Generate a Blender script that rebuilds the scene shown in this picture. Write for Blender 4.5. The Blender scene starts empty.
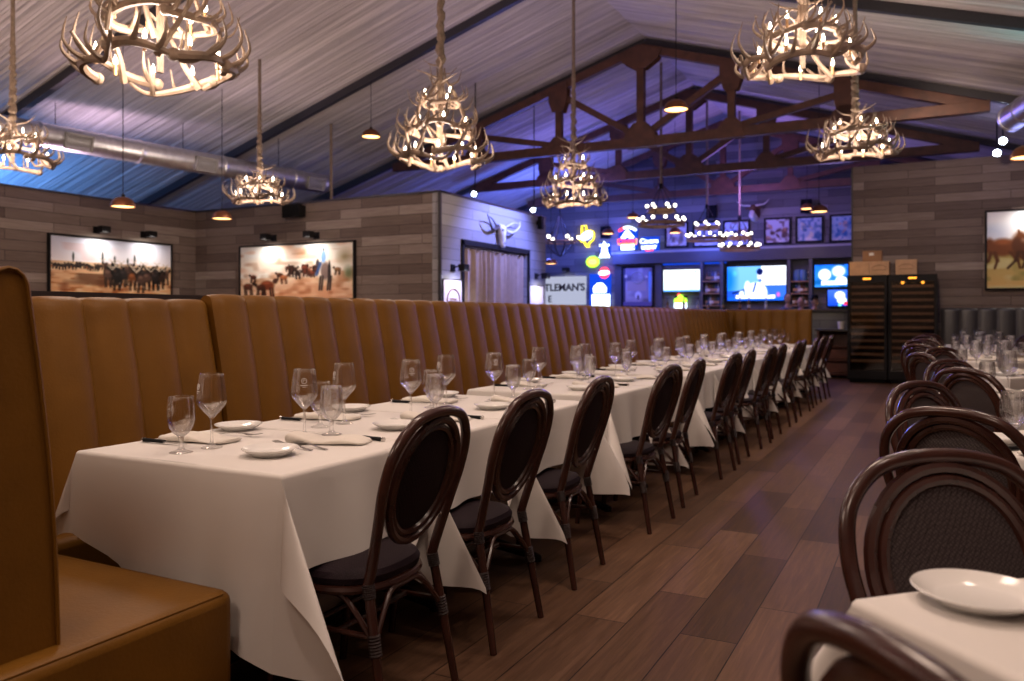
import bpy, math, random
import numpy as np
from mathutils import Vector, Matrix
R = math.radians
PI = math.pi
sc = bpy.context.scene
COL = sc.collection
rng = random.Random(7)

# ------------------------------------------------------------------ camera model of the photograph
H0 = 1.28
TH = R(27.57)
S_, C_ = math.sin(TH), math.cos(TH)
F = 810.0
HOR = 316.0
def ratio(px):
    u = (px - 512) / F
    return (-S_ + u * C_) / (C_ + u * S_)
def at_y(px, py, Y):
    X = ratio(px) * Y
    d = Y * C_ - X * S_
    return Vector((X, Y, H0 + (HOR - py) / F * d))
def at_x(px, py, X):
    Y = X / ratio(px)
    d = Y * C_ - X * S_
    return Vector((X, Y, H0 + (HOR - py) / F * d))
def at_d(px, py, d):
    lat = (px - 512) / F * d
    return Vector((-S_ * d + C_ * lat, C_ * d + S_ * lat, H0 + (HOR - py) / F * d))

# ------------------------------------------------------------------ mesh builder
class MB:
    def __init__(s):
        s.v = []; s.f = []; s.mi = []
    def add(s, verts, faces, m=0):
        o = len(s.v)
        s.v += [tuple(p) for p in verts]
        s.f += [tuple(i + o for i in f) for f in faces]
        s.mi += [m] * len(faces)
        return s
    def box(s, x0, x1, y0, y1, z0, z1, m=0):
        x0, x1 = min(x0, x1), max(x0, x1); y0, y1 = min(y0, y1), max(y0, y1); z0, z1 = min(z0, z1), max(z0, z1)
        v = [(x0,y0,z0),(x1,y0,z0),(x1,y1,z0),(x0,y1,z0),(x0,y0,z1),(x1,y0,z1),(x1,y1,z1),(x0,y1,z1)]
        return s.add(v, [(0,3,2,1),(4,5,6,7),(0,1,5,4),(1,2,6,5),(2,3,7,6),(3,0,4,7)], m)
    def bar(s, a, b, w, h, up=(0,0,1), m=0):
        a = Vector(a); b = Vector(b); t = (b - a).normalized(); up = Vector(up)
        sd = t.cross(up)
        if sd.length < 1e-5: sd = t.cross(Vector((1,0,0)))
        sd.normalize(); u2 = sd.cross(t).normalized()
        v = []
        for p in (a, b):
            for (i, j) in ((-1,-1),(1,-1),(1,1),(-1,1)):
                v.append(p + sd * (i * w / 2) + u2 * (j * h / 2))
        return s.add(v, [(0,3,2,1),(4,5,6,7),(0,1,5,4),(1,2,6,5),(2,3,7,6),(3,0,4,7)], m)
    def tube(s, pts, rad, n=8, closed=False, m=0, cap=True):
        P = [Vector(p) for p in pts]; k = len(P)
        if not hasattr(rad, '__len__'): rad = [rad] * k
        T = []
        for i in range(k):
            if closed: t = P[(i+1) % k] - P[i-1]
            else: t = P[min(i+1, k-1)] - P[max(i-1, 0)]
            if t.length < 1e-9: t = Vector((0,0,1))
            T.append(t.normalized())
        ref = Vector((0,0,1)) if abs(T[0].z) < .9 else Vector((1,0,0))
        nrm = (ref - T[0] * ref.dot(T[0])).normalized()
        v = []; f = []
        for i in range(k):
            nrm = nrm - T[i] * nrm.dot(T[i])
            if nrm.length < 1e-6: nrm = T[i].orthogonal()
            nrm.normalize(); bn = T[i].cross(nrm)
            for j in range(n):
                a = 2 * PI * j / n
                v.append(P[i] + (nrm * math.cos(a) + bn * math.sin(a)) * rad[i])
        rings = k if closed else k - 1
        for i in range(rings):
            a = i * n; b = ((i + 1) % k) * n
            for j in range(n):
                f.append((a + j, a + (j+1) % n, b + (j+1) % n, b + j))
        if cap and not closed:
            f.append(tuple(range(n-1, -1, -1))); f.append(tuple((k-1) * n + j for j in range(n)))
        return s.add(v, f, m)
    def lathe(s, prof, n=24, c=(0,0,0), m=0, mat=None):
        v = []; f = []
        for (r, z) in prof:
            for j in range(n):
                a = 2 * PI * j / n
                p = Vector((r * math.cos(a), r * math.sin(a), z))
                if mat is not None: p = mat @ p
                v.append((p.x + c[0], p.y + c[1], p.z + c[2]))
        for i in range(len(prof) - 1):
            for j in range(n):
                f.append((i*n + j, i*n + (j+1) % n, (i+1)*n + (j+1) % n, (i+1)*n + j))
        return s.add(v, f, m)
    def ball(s, c, rx, ry=None, rz=None, n=12, k=8, m=0, mat=None):
        ry = rx if ry is None else ry; rz = rx if rz is None else rz
        v = []; f = []
        for i in range(k + 1):
            ph = PI * i / k
            for j in range(n):
                a = 2 * PI * j / n
                p = Vector((rx * math.sin(ph) * math.cos(a), ry * math.sin(ph) * math.sin(a), -rz * math.cos(ph)))
                if mat is not None: p = mat @ p
                v.append((p.x + c[0], p.y + c[1], p.z + c[2]))
        for i in range(k):
            for j in range(n):
                f.append((i*n + j, i*n + (j+1) % n, (i+1)*n + (j+1) % n, (i+1)*n + j))
        return s.add(v, f, m)
    def prism(s, poly, fn, t, m=0):
        """extrude a 2-D outline: fn(a, b, depth) -> point"""
        n = len(poly)
        v = [fn(a, b, 0) for a, b in poly] + [fn(a, b, t) for a, b in poly]
        f = [tuple(range(n)), tuple(range(2*n - 1, n - 1, -1))]
        for i in range(n): f.append((i, (i+1) % n + 0, n + (i+1) % n, n + i))
        return s.add(v, f, m)
    def grid(s, P, m=0, closed_u=False):
        r = len(P); c = len(P[0])
        v = [p for row in P for p in row]; f = []
        for i in range(r if closed_u else r - 1):
            for j in range(c - 1):
                a = i; b = (i + 1) % r
                f.append((a*c + j, a*c + j + 1, b*c + j + 1, b*c + j))
        return s.add(v, f, m)
    def mesh(s, name, mats, smooth=True, ang=40, fix=True, bevel=0):
        me = bpy.data.meshes.new(name)
        me.from_pydata(s.v, [], s.f)
        if not isinstance(mats, (list, tuple)): mats = [mats]
        for mm in mats: me.materials.append(mm)
        if len(mats) > 1: me.polygons.foreach_set('material_index', s.mi)
        if fix:
            import bmesh
            bm = bmesh.new(); bm.from_mesh(me)
            bmesh.ops.remove_doubles(bm, verts=bm.verts, dist=1e-5)
            bmesh.ops.recalc_face_normals(bm, faces=bm.faces)
            bm.to_mesh(me); bm.free()
        if smooth:
            me.shade_smooth(); me.set_sharp_from_angle(angle=R(ang))
        me.update()
        return me
    def obj(s, name, mats, parent=None, smooth=True, ang=40, fix=True, bevel=0, loc=None):
        o = bpy.data.objects.new(name, s.mesh(name, mats, smooth, ang, fix))
        COL.objects.link(o)
        if parent: o.parent = parent
        if loc is not None: o.location = loc
        if bevel:
            b = o.modifiers.new('bevel', 'BEVEL'); b.width = bevel; b.segments = 2; b.limit_method = 'ANGLE'; b.angle_limit = R(40)
        return o

def catmull(pts, sub=6, closed=False):
    P = [Vector(p) for p in pts]; n = len(P); out = []
    rngi = range(n if closed else n - 1)
    for i in rngi:
        if closed: p0, p1, p2, p3 = P[i-1], P[i], P[(i+1) % n], P[(i+2) % n]
        else: p0, p1, p2, p3 = P[max(i-1,0)], P[i], P[i+1], P[min(i+2, n-1)]
        for k in range(sub):
            t = k / sub
            out.append(.5 * ((2*p1) + (p2-p0)*t + (2*p0 - 5*p1 + 4*p2 - p3)*t*t + (3*p1 - p0 - 3*p2 + p3)*t**3))
    if not closed: out.append(P[-1])
    return out

# ------------------------------------------------------------------ things, parts
def tag(o, label=None, cat=None, group=None, kind=None):
    if label: o['label'] = label
    if cat: o['category'] = cat
    if group: o['group'] = group
    if kind: o['kind'] = kind
    return o
def thing(name, label, cat, loc=(0,0,0), rz=0, group=None):
    o = bpy.data.objects.new(name, None); COL.objects.link(o)
    o.empty_display_size = .05
    o.location = loc; o.rotation_euler = (0, 0, rz)
    return tag(o, label, cat, group)
def copy_tree(o, parent=None):
    c = o.copy(); COL.objects.link(c)
    if parent is not None: c.parent = parent
    for ch in list(o.children): copy_tree(ch, c)
    return c
class Proto:
    """first use moves the original itself, later uses copy it and its parts"""
    def __init__(s, o): s.o = o; s.used = False
    def put(s, loc, rz, label, group=None, scale=None):
        o = s.o if not s.used else copy_tree(s.o)
        s.used = True
        o.location = loc; o.rotation_euler = (0, 0, rz); o['label'] = label
        if scale: o.scale = (scale,) * 3
        if group: o['group'] = group
        return o
def struct(o): o['kind'] = 'structure'; return o
ORD = ['nearest','second','third','fourth','fifth','sixth','seventh','eighth','ninth','tenth','eleventh','twelfth','thirteenth','farthest']

# ------------------------------------------------------------------ materials
def newmat(name):
    m = bpy.data.materials.new(name); m.use_nodes = True
    nt = m.node_tree; nt.nodes.clear()
    out = nt.nodes.new('ShaderNodeOutputMaterial')
    return m, nt, out
def N(nt, t, **kw):
    n = nt.nodes.new(t)
    for k, v in kw.items():
        if k in n.inputs: n.inputs[k].default_value = v
        else: setattr(n, k, v)
    return n
def L(nt, a, b): nt.links.new(a, b)
def pbsdf(nt, out, col=(.5,.5,.5), rough=.5, metal=0, spec=.5):
    b = N(nt, 'ShaderNodeBsdfPrincipled')
    b.inputs['Base Color'].default_value = (*col, 1); b.inputs['Roughness'].default_value = rough
    b.inputs['Metallic'].default_value = metal; b.inputs['Specular IOR Level'].default_value = spec
    L(nt, b.outputs[0], out.inputs[0]); return b
def ramp(nt, fac, stops):
    r = N(nt, 'ShaderNodeValToRGB'); e = r.color_ramp.elements
    while len(e) < len(stops): e.new(.5)
    for i, (p, c) in enumerate(stops): e[i].position = p; e[i].color = (*c, 1)
    L(nt, fac, r.inputs[0]); return r.outputs[0]
def simple(name, col, rough=.5, metal=0, spec=.5, var=.12, scale=30, bump=0, bscale=60):
    m, nt, out = newmat(name); b = pbsdf(nt, out, col, rough, metal, spec)
    tc = N(nt, 'ShaderNodeTexCoord')
    if var:
        no = N(nt, 'ShaderNodeTexNoise', Scale=scale, Detail=4.0); L(nt, tc.outputs['Object'], no.inputs['Vector'])
        lo = tuple(c * (1 - var) for c in col); hi = tuple(min(1, c * (1 + var)) for c in col)
        L(nt, ramp(nt, no.outputs[0], [(.3, lo), (.7, hi)]), b.inputs['Base Color'])
    if bump:
        n2 = N(nt, 'ShaderNodeTexNoise', Scale=bscale, Detail=5.0); L(nt, tc.outputs['Object'], n2.inputs['Vector'])
        bp = N(nt, 'ShaderNodeBump', Strength=bump, Distance=.01); L(nt, n2.outputs[0], bp.inputs['Height']); L(nt, bp.outputs[0], b.inputs['Normal'])
    return m
def emit(name, col, st):
    m, nt, out = newmat(name); e = N(nt, 'ShaderNodeEmission'); e.inputs[0].default_value = (*col, 1); e.inputs[1].default_value = st
    L(nt, e.outputs[0], out.inputs[0])
    return m
def planks(name, axes, pw, ph, cols, rough=.6, grain=(1.2, 18), bump=.25, gap=.004, contrast=.55, spec=.3, rough_var=0):
    """boards: axes = (long axis, across axis) as indices of object coordinates"""
    m, nt, out = newmat(name); b = pbsdf(nt, out, cols[0], rough, 0, spec)
    tc = N(nt, 'ShaderNodeTexCoord'); sp = N(nt, 'ShaderNodeSeparateXYZ'); L(nt, tc.outputs['Object'], sp.inputs[0])
    cb = N(nt, 'ShaderNodeCombineXYZ'); L(nt, sp.outputs[axes[0]], cb.inputs[0]); L(nt, sp.outputs[axes[1]], cb.inputs[1])
    br = N(nt, 'ShaderNodeTexBrick'); L(nt, cb.outputs[0], br.inputs['Vector'])
    br.inputs['Color1'].default_value = (0,0,0,1); br.inputs['Color2'].default_value = (1,1,1,1); br.inputs['Mortar'].default_value = (.5,.5,.5,1)
    br.inputs['Scale'].default_value = 1; br.inputs['Mortar Size'].default_value = gap; br.inputs['Brick Width'].default_value = pw; br.inputs['Row Height'].default_value = ph
    br.inputs['Mortar Smooth'].default_value = .1; br.offset = .37; br.offset_frequency = 2; br.squash = 1.0
    # grain, shifted per board
    sx = N(nt, 'ShaderNodeMath', operation='MULTIPLY'); sx.inputs[1].default_value = 37.0
    L(nt, br.outputs['Color'], sx.inputs[0])
    cb2 = N(nt, 'ShaderNodeCombineXYZ'); L(nt, sp.outputs[axes[0]], cb2.inputs[0]); L(nt, sp.outputs[axes[1]], cb2.inputs[1]); L(nt, sx.outputs[0], cb2.inputs[2])
    mp = N(nt, 'ShaderNodeMapping'); mp.inputs['Scale'].default_value = (grain[0], grain[1], 1); L(nt, cb2.outputs[0], mp.inputs[0])
    no = N(nt, 'ShaderNodeTexNoise', Scale=2.2, Detail=6.0, Roughness=.65, Distortion=.6); L(nt, mp.outputs[0], no.inputs['Vector'])
    mx = N(nt, 'ShaderNodeMix', data_type='FLOAT'); mx.inputs[0].default_value = contrast
    L(nt, no.outputs[0], mx.inputs[2]); L(nt, br.outputs['Color'], mx.inputs[3])
    c = ramp(nt, mx.outputs[0], [(i / (len(cols) - 1) * .64 + .18, k) for i, k in enumerate(cols)])
    dk = N(nt, 'ShaderNodeMix', data_type='RGBA'); L(nt, br.outputs['Fac'], dk.inputs[0]); L(nt, c, dk.inputs[6]); dk.inputs[7].default_value = (*(k * .35 for k in cols[0]), 1)
    L(nt, dk.outputs[2], b.inputs['Base Color'])
    if rough_var:
        mr = N(nt, 'ShaderNodeMapRange'); L(nt, no.outputs[0], mr.inputs[0]); mr.inputs[3].default_value = rough - rough_var; mr.inputs[4].default_value = rough + rough_var
        L(nt, mr.outputs[0], b.inputs['Roughness'])
    bp = N(nt, 'ShaderNodeBump', Strength=bump, Distance=.006)
    ad = N(nt, 'ShaderNodeMath', operation='SUBTRACT'); L(nt, no.outputs[0], ad.inputs[0]); L(nt, br.outputs['Fac'], ad.inputs[1])
    L(nt, ad.outputs[0], bp.inputs['Height']); L(nt, bp.outputs[0], b.inputs['Normal'])
    return m

M = {}
M['leather'] = simple('tan_leather', (.165,.071,.007), .5, spec=.25, var=.10, scale=5, bump=.12, bscale=90)
M['dark_leather'] = simple('charcoal_leather', (.035,.032,.034), .4, var=.1, scale=6, bump=.1)
M['cap'] = simple('dark_cap_wood', (.022,.016,.016), .4)
M['cloth'] = simple('white_linen', (.70,.67,.64), .8, spec=.2, var=.025, scale=3, bump=.06, bscale=9)
M['napkin'] = simple('cream_linen', (.72,.68,.62), .85, spec=.2, var=.04, scale=40)
M['wood'] = simple('mahogany_lacquer', (.042,.014,.010), .24, spec=.6, var=.25, scale=14)
M['wrap'] = simple('dark_cane_wrap', (.02,.008,.007), .4, var=.2, bump=.5, bscale=300)
M['china'] = simple('white_china', (.78,.77,.75), .12, spec=.6, var=0)
M['steel'] = simple('polished_steel', (.62,.60,.58), .22, 1, var=.04)
M['grillecloth'] = simple('matte_black_cloth', (.010,.010,.011), .95, spec=0)
M['cutlery'] = simple('cutlery_steel', (.42,.40,.39), .30, 1, var=.04)
M['black'] = simple('black_plastic', (.007,.007,.008), .5, spec=.12, var=.1)
M['blackmetal'] = simple('black_metal', (.010,.009,.010), .5, 0, .15, var=.1)
M['copper'] = simple('copper_shade', (.20,.075,.035), .4, .7, var=.2, scale=9)
M['antler'] = simple('antler', (.27,.195,.14), .5, var=.4, scale=7, bump=.3, bscale=40)
M['candle'] = simple('candle_sleeve', (.55,.33,.15), .5)
M['burlap'] = simple('cord_cover', (.23,.17,.12), .9, var=.25, scale=25, bump=.4)
M['rib'] = simple('dark_frame', (.035,.033,.04), .5)
M['truss'] = simple('stained_timber', (.085,.032,.018), .6, var=.3, scale=6, bump=.2, bscale=20)
M['duct'] = simple('galvanized_duct', (.75,.75,.78), .38, 1, var=.1, scale=14)
M['grille'] = simple('white_grille', (.36,.35,.34), .5)
M['card'] = simple('white_card', (.8,.78,.75), .6)
M['box'] = simple('pine_crate', (.50,.30,.16), .6, var=.15, scale=8)
M['cardboard'] = simple('cardboard', (.30,.16,.08), .8, var=.1)
M['ink'] = simple('printed_ink', (.20,.10,.05), .8)
M['curtain'] = simple('beige_curtain', (.36,.27,.21), .9, spec=.1, var=.08, scale=12)
M['bone'] = simple('bleached_bone', (.62,.60,.57), .5, var=.2, scale=8)
M['horn'] = simple('dark_horn', (.06,.045,.04), .35, var=.4, scale=6)
M['hide'] = simple('brown_hide', (.13,.065,.035), .9, var=.35, scale=10)
M['whitehide'] = simple('white_hide', (.7,.68,.66), .9, var=.1)
M['header'] = simple('grey_corrugated', (.10,.10,.12), .5)
M['ledge'] = simple('pale_ledge', (.42,.42,.45), .5)
M['skin'] = simple('skin', (.48,.27,.19), .5, var=.06)
M['hair'] = simple('dark_hair', (.018,.012,.010), .5)
M['hairb'] = simple('brown_hair', (.11,.055,.03), .5)
M['shirt'] = simple('blue_shirt', (.06,.09,.19), .8)
M['shirtb'] = simple('black_shirt', (.014,.014,.018), .8)
M['shirtm'] = simple('mauve_shirt', (.22,.16,.24), .8)
M['redwood'] = simple('cherry_cabinet', (.10,.028,.016), .4, var=.25, scale=6)
M['shelfwood'] = simple('shelf_wood', (.30,.17,.09), .6, var=.2, scale=20)
M['paper'] = simple('poster_paper', (.62,.58,.62), .6, var=.03)
M['wall_x'] = planks('wall_boards_x', (0, 2), 1.25, .165, [(.088,.062,.052),(.150,.110,.092),(.22,.170,.144),(.36,.30,.26)], .7, grain=(1.0, 22), contrast=.45, bump=.4)
M['wall_y'] = planks('wall_boards_y', (1, 2), 1.25, .165, [(.088,.062,.052),(.150,.110,.092),(.22,.170,.144),(.36,.30,.26)], .7, grain=(1.0, 22), contrast=.45, bump=.4)
M['wall_pale'] = planks('wall_boards_pale', (1, 2), 1.6, .185, [(.22,.21,.22),(.29,.28,.29),(.36,.35,.36)], .6, grain=(.8, 14), contrast=.6)
M['wall_bar'] = planks('wall_boards_bar', (0, 2), 1.8, .2, [(.075,.072,.08),(.12,.115,.125),(.18,.175,.19),(.26,.25,.27)], .65, grain=(.8, 14))
M['bar_front'] = planks('bar_front_boards', (0, 2), 1.4, .17, [(.13,.14,.12),(.19,.20,.17),(.24,.25,.21)], .6)
M['floor'] = planks('floor_boards', (1, 0), 1.22, .228, [(.030,.014,.008),(.072,.036,.020),(.125,.066,.038),(.20,.112,.066)], .5, grain=(1.3, 22), bump=.16, gap=.0025, contrast=.36, spec=.17, rough_var=.08)
# pleated roof liner
m, nt, out = newmat('tent_liner'); b = pbsdf(nt, out, (.56,.52,.50), .85, 0, .1)
tc = N(nt, 'ShaderNodeTexCoord'); mp = N(nt, 'ShaderNodeMapping'); mp.inputs['Scale'].default_value = (.12, 5.5, 0); L(nt, tc.outputs['Object'], mp.inputs[0])
no = N(nt, 'ShaderNodeTexNoise', Scale=2.4, Detail=5.0, Roughness=.75); L(nt, mp.outputs[0], no.inputs['Vector'])
L(nt, ramp(nt, no.outputs[0], [(.34, (.40,.365,.355)), (.62, (.70,.65,.64))]), b.inputs['Base Color'])  # shading of the pleats put into the colour as pale and dark streaks
bp = N(nt, 'ShaderNodeBump', Strength=.8, Distance=.05); L(nt, no.outputs[0], bp.inputs['Height']); L(nt, bp.outputs[0], b.inputs['Normal'])
M['liner'] = m
# glass: thin clear walls
m, nt, out = newmat('clear_glass')
gb = N(nt, 'ShaderNodeBsdfGlass'); gb.inputs['Roughness'].default_value = 0; gb.inputs['IOR'].default_value = 1.48
tr = N(nt, 'ShaderNodeBsdfTransparent'); mx = N(nt, 'ShaderNodeMixShader'); mx.inputs[0].default_value = .6
L(nt, gb.outputs[0], mx.inputs[1]); L(nt, tr.outputs[0], mx.inputs[2]); L(nt, mx.outputs[0], out.inputs[0])
M['glass'] = m
# dark glazing of the wine coolers
m, nt, out = newmat('cooler_glass')
tr = N(nt, 'ShaderNodeBsdfTransparent'); tr.inputs[0].default_value = (.75,.72,.70,1)
gl = N(nt, 'ShaderNodeBsdfGlossy'); gl.inputs['Roughness'].default_value = .05; gl.inputs[0].default_value = (.8,.8,.8,1)
mx = N(nt, 'ShaderNodeMixShader'); mx.inputs[0].default_value = .06; L(nt, tr.outputs[0], mx.inputs[1]); L(nt, gl.outputs[0], mx.inputs[2]); L(nt, mx.outputs[0], out.inputs[0])
M['cooler_glass'] = m
# woven seat and back
def woven(name, col, see=0):
    m, nt, out = newmat(name); b = pbsdf(nt, out, col, .6, 0, .12)
    tc = N(nt, 'ShaderNodeTexCoord'); mp = N(nt, 'ShaderNodeMapping'); mp.inputs['Rotation'].default_value = (0, R(45), R(45)); L(nt, tc.outputs['Object'], mp.inputs[0])
    ck = N(nt, 'ShaderNodeTexVoronoi', Scale=150.0, distance='CHEBYCHEV'); ck.inputs['Randomness'].default_value = .12; L(nt, mp.outputs[0], ck.inputs['Vector'])
    bp = N(nt, 'ShaderNodeBump', Strength=.6, Distance=.003); L(nt, ck.outputs['Distance'], bp.inputs['Height']); L(nt, bp.outputs[0], b.inputs['Normal'])
    L(nt, ramp(nt, ck.outputs['Distance'], [(.2, tuple(min(1, c * 1.7) for c in col)), (.6, tuple(c * .45 for c in col))]), b.inputs['Base Color'])
    if see:
        tr = N(nt, 'ShaderNodeBsdfTransparent'); mx = N(nt, 'ShaderNodeMixShader'); mx.inputs[0].default_value = see
        L(nt, b.outputs[0], mx.inputs[1]); L(nt, tr.outputs[0], mx.inputs[2]); L(nt, mx.outputs[0], out.inputs[0])
    return m
M['weave'] = woven('dark_weave', (.013,.007,.010))
M['mesh'] = woven('mesh_weave', (.055,.043,.044), .13)
M['mirror'] = simple('mirror', (.75,.75,.78), .08, 1, var=0)
M['bulb'] = emit('warm_bulb', (1, .84, .62), 22)
M['globe'] = emit('globe_bulb', (1, .88, .70), 7)
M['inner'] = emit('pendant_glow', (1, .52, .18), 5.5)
M['spotbulb'] = emit('cool_spot', (.75, .85, 1), 40)
for k in ('bulb', 'globe', 'inner', 'spotbulb'):
    M[k].cycles.emission_sampling = 'NONE'
M['neon_w'] = emit('neon_white', (.75, .88, 1), 3.2)
M['neon_b'] = emit('neon_blue', (.05, .2, 1), 4)
M['neon_y'] = emit('neon_yellow', (1, .75, .03), 3.5)
M['neon_g'] = emit('neon_green', (.45, 1, .05), 2.5)
M['neon_r'] = emit('neon_red', (1, .04, .07), 3.5)
M['neon_o'] = emit('neon_orange', (1, .35, .15), 2.5)
M['blue_panel'] = emit('blue_panel', (.01, .08, .9), .9)
M['sign_glow'] = emit('backlit_sign', (.70, .75, 1), .62)
M['amber'] = emit('amber_display', (1, .34, .03), 3)
M['amber_shelf'] = emit('amber_lamp', (1, .38, .04), 4)

# pictures and screens: small painted rasters held as colour on the mesh of the canvas
class Canvas:
    def __init__(s, w, h, seed=0):
        s.w, s.h = w, h; s.a = np.zeros((h, w, 3)); s.r = np.random.RandomState(seed)
        s.Y, s.X = np.mgrid[0:h, 0:w]; s.X = (s.X + .5) / w; s.Y = (s.Y + .5) / h
    def grad(s, top, bot, y0=0, y1=1):
        t = np.clip((s.Y - y0) / (y1 - y0), 0, 1)[..., None]; mk = ((s.Y >= y0) & (s.Y <= y1))[..., None]
        s.a = np.where(mk, np.array(top) * (1 - t) + np.array(bot) * t, s.a)
    def smooth_noise(s, n, m):
        g = s.r.rand(m + 2, n + 2)
        x = s.X * n; y = s.Y * m; xi = x.astype(int); yi = y.astype(int); fx = x - xi; fy = y - yi
        fx = fx*fx*(3-2*fx); fy = fy*fy*(3-2*fy)
        return (g[yi, xi]*(1-fx) + g[yi, xi+1]*fx)*(1-fy) + (g[yi+1, xi]*(1-fx) + g[yi+1, xi+1]*fx)*fy
    def mottle(s, col, n, m, amt, y0=0, y1=1, th=.5):
        k = np.clip((s.smooth_noise(n, m) - th) * 3, 0, 1) * amt * ((s.Y >= y0) & (s.Y <= y1)); s.mixin(k, col)
    def mixin(s, k, col): s.a = s.a * (1 - k[..., None]) + np.array(col) * k[..., None]
    def ell(s, cx, cy, rx, ry, col, soft=.25, rot=0, k=1):
        dx = s.X - cx; dy = (s.Y - cy) * s.h / s.w
        c, q = math.cos(rot), math.sin(rot)
        d = np.sqrt(((dx*c + dy*q) / rx)**2 + ((-dx*q + dy*c) / (ry * s.h / s.w))**2)
        s.mixin(np.clip((1 - d) / soft, 0, 1) * k, col)
    def seg(s, x0, y0, x1, y1, w, col, k=1):
        asp = s.h / s.w
        px, py = s.X - x0, (s.Y - y0) * asp; bx, by = x1 - x0, (y1 - y0) * asp
        t = np.clip((px*bx + py*by) / (bx*bx + by*by + 1e-9), 0, 1)
        d = np.hypot(px - bx*t, py - by*t); s.mixin(np.clip(1.4 - d / w, 0, 1) * k, col)
    def rect(s, x0, y0, x1, y1, col, k=1):
        s.mixin(((s.X > x0) & (s.X < x1) & (s.Y > y0) & (s.Y < y1)) * k * 1.0, col)
    def obj(s, name, mat, fn, parent=None):
        """fn(u, v) -> point; u 0..1 to the viewer's right, v 0..1 downwards"""
        w, h = s.w, s.h
        v = [fn(i / w, j / h) for j in range(h + 1) for i in range(w + 1)]
        f = [(j*(w+1)+i, (j+1)*(w+1)+i, (j+1)*(w+1)+i+1, j*(w+1)+i+1) for j in range(h) for i in range(w)]
        me = bpy.data.meshes.new(name); me.from_pydata(v, [], f)
        at = me.color_attributes.new('paint', 'FLOAT_COLOR', 'CORNER')
        c = np.ones((h * w, 4, 4), dtype=np.float32); c[:, :, :3] = np.clip(s.a.reshape(-1, 1, 3), 0, 1) ** 2.2
        at.data.foreach_set('color', c.ravel())
        me.materials.append(mat); me.update()
        o = bpy.data.objects.new(name, me); COL.objects.link(o)
        if parent: o.parent = parent
        return o
m, nt, out = newmat('oil_paint'); b = pbsdf(nt, out, (.5,.5,.5), .5, 0, .3)
a = N(nt, 'ShaderNodeVertexColor', layer_name='paint'); L(nt, a.outputs[0], b.inputs['Base Color']); M['paint'] = m
m, nt, out = newmat('screen'); e = N(nt, 'ShaderNodeEmission', Strength=1.9); a = N(nt, 'ShaderNodeVertexColor', layer_name='paint')
L(nt, a.outputs[0], e.inputs[0]); L(nt, e.outputs[0], out.inputs[0]); M['screen'] = m

def text_mesh(body, size, mat, parent, name, mtx, extrude=.004, bold=0, squash=1):
    cu = bpy.data.curves.new(name, 'FONT'); cu.body = body; cu.size = size; cu.extrude = extrude; cu.align_x = 'CENTER'; cu.align_y = 'CENTER'; cu.offset = bold
    to = bpy.data.objects.new(name, cu); COL.objects.link(to)
    bpy.context.view_layer.update()
    me = bpy.data.meshes.new_from_object(to.evaluated_get(bpy.context.evaluated_depsgraph_get()))
    bpy.data.objects.remove(to); me.materials.clear(); me.materials.append(mat); me.name = name
    me.transform(mtx @ Matrix.Diagonal((squash, 1, 1, 1)))
    o = bpy.data.objects.new(name, me); COL.objects.link(o)
    if parent: o.parent = parent
    return o
# ================================================================== the room
RX, RZ, SL = -4.95, 6.65, .308            # ridge and slope of the tent roof
XL, XR, Y0, Y1 = -15.8, 3.5, -3.0, 22.6
def roofz(x): return RZ - SL * abs(x - RX)
struct(MB().box(XL, XR, Y0, Y1, -.1, 0).obj('floor', M['floor'], smooth=False))
# roof liner with real pleats running down the slope
def roof():
    b = MB(); r2 = random.Random(3)
    ny = int((Y1 - Y0) / .028); offs = []; ph = 0; z = 0
    for i in range(ny + 1):
        ph += .028 * 2 * PI / (.13 + .05 * r2.random())
        offs.append(-.028 * abs(math.sin(ph)) * (.6 + .8 * r2.random()))
    for xs in ([XL + (RX - XL) * k / 14 for k in range(15)], [RX + (XR - RX) * k / 10 for k in range(11)]):
        P = []
        for i in range(ny + 1):
            y = Y0 + (Y1 - Y0) * i / ny
            P.append([(x, y, roofz(x) + offs[i] * min(1, .3 + abs(x - RX) * .5)) for x in xs])
        b.grid(P)
    return b
struct(roof().obj('ceiling', M['liner'], fix=False))
def gable(y, t, name, mat):
    poly = [(XL, 0), (XR, 0), (XR, roofz(XR) + .05), (RX, RZ + .05), (XL, roofz(XL) + .05)]
    return struct(MB().prism(poly, lambda a, b, d: (a, y + d, b), t).obj(name, mat, smooth=False))
gable(Y1, .2, 'wall_back', M['wall_bar'])
gable(Y0 - .2, .2, 'wall_front', M['wall_x'])
struct(MB().box(XL - .2, XL, Y0, Y1, 0, roofz(XL) + .1).obj('wall_outer', M['wall_y'], smooth=False))
struct(MB().box(XR, XR + .2, Y0, Y1, 0, roofz(XR) + .1).obj('wall_right', M['wall_y'], smooth=False))
# partition block with the big paintings and the curtained doorway
WX, WY, WD, WH = -12.8, 11.16, -7.15, 3.3
struct(MB().box(WX - .15, WX, Y0, WY + .15, 0, WH).obj('wall_left', M['wall_y'], smooth=False))
struct(MB().box(WX, WD - .15, WY, WY + .15, 0, WH).obj('wall_middle', M['wall_x'], smooth=False))
dl, dr = at_x(463, 244, WD), at_x(527, 254, WD)
DZ = 2.5
b = MB()
b.box(WD - .15, WD, WY + .0, dl.y, 0, WH); b.box(WD - .15, WD, dr.y, 15.2, 0, WH); b.box(WD - .15, WD, dl.y, dr.y, DZ, WH)
struct(b.obj('wall_doorway', M['wall_pale'], smooth=False))
b = MB(); b.box(WD + .0, WD + .035, dl.y - .07, dl.y, 0, DZ + .07); b.box(WD, WD + .035, dr.y, dr.y + .07, 0, DZ + .07); b.box(WD, WD + .035, dl.y - .07, dr.y + .07, DZ, DZ + .09)
struct(b.obj('trim_1', M['blackmetal'], smooth=False))
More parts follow.
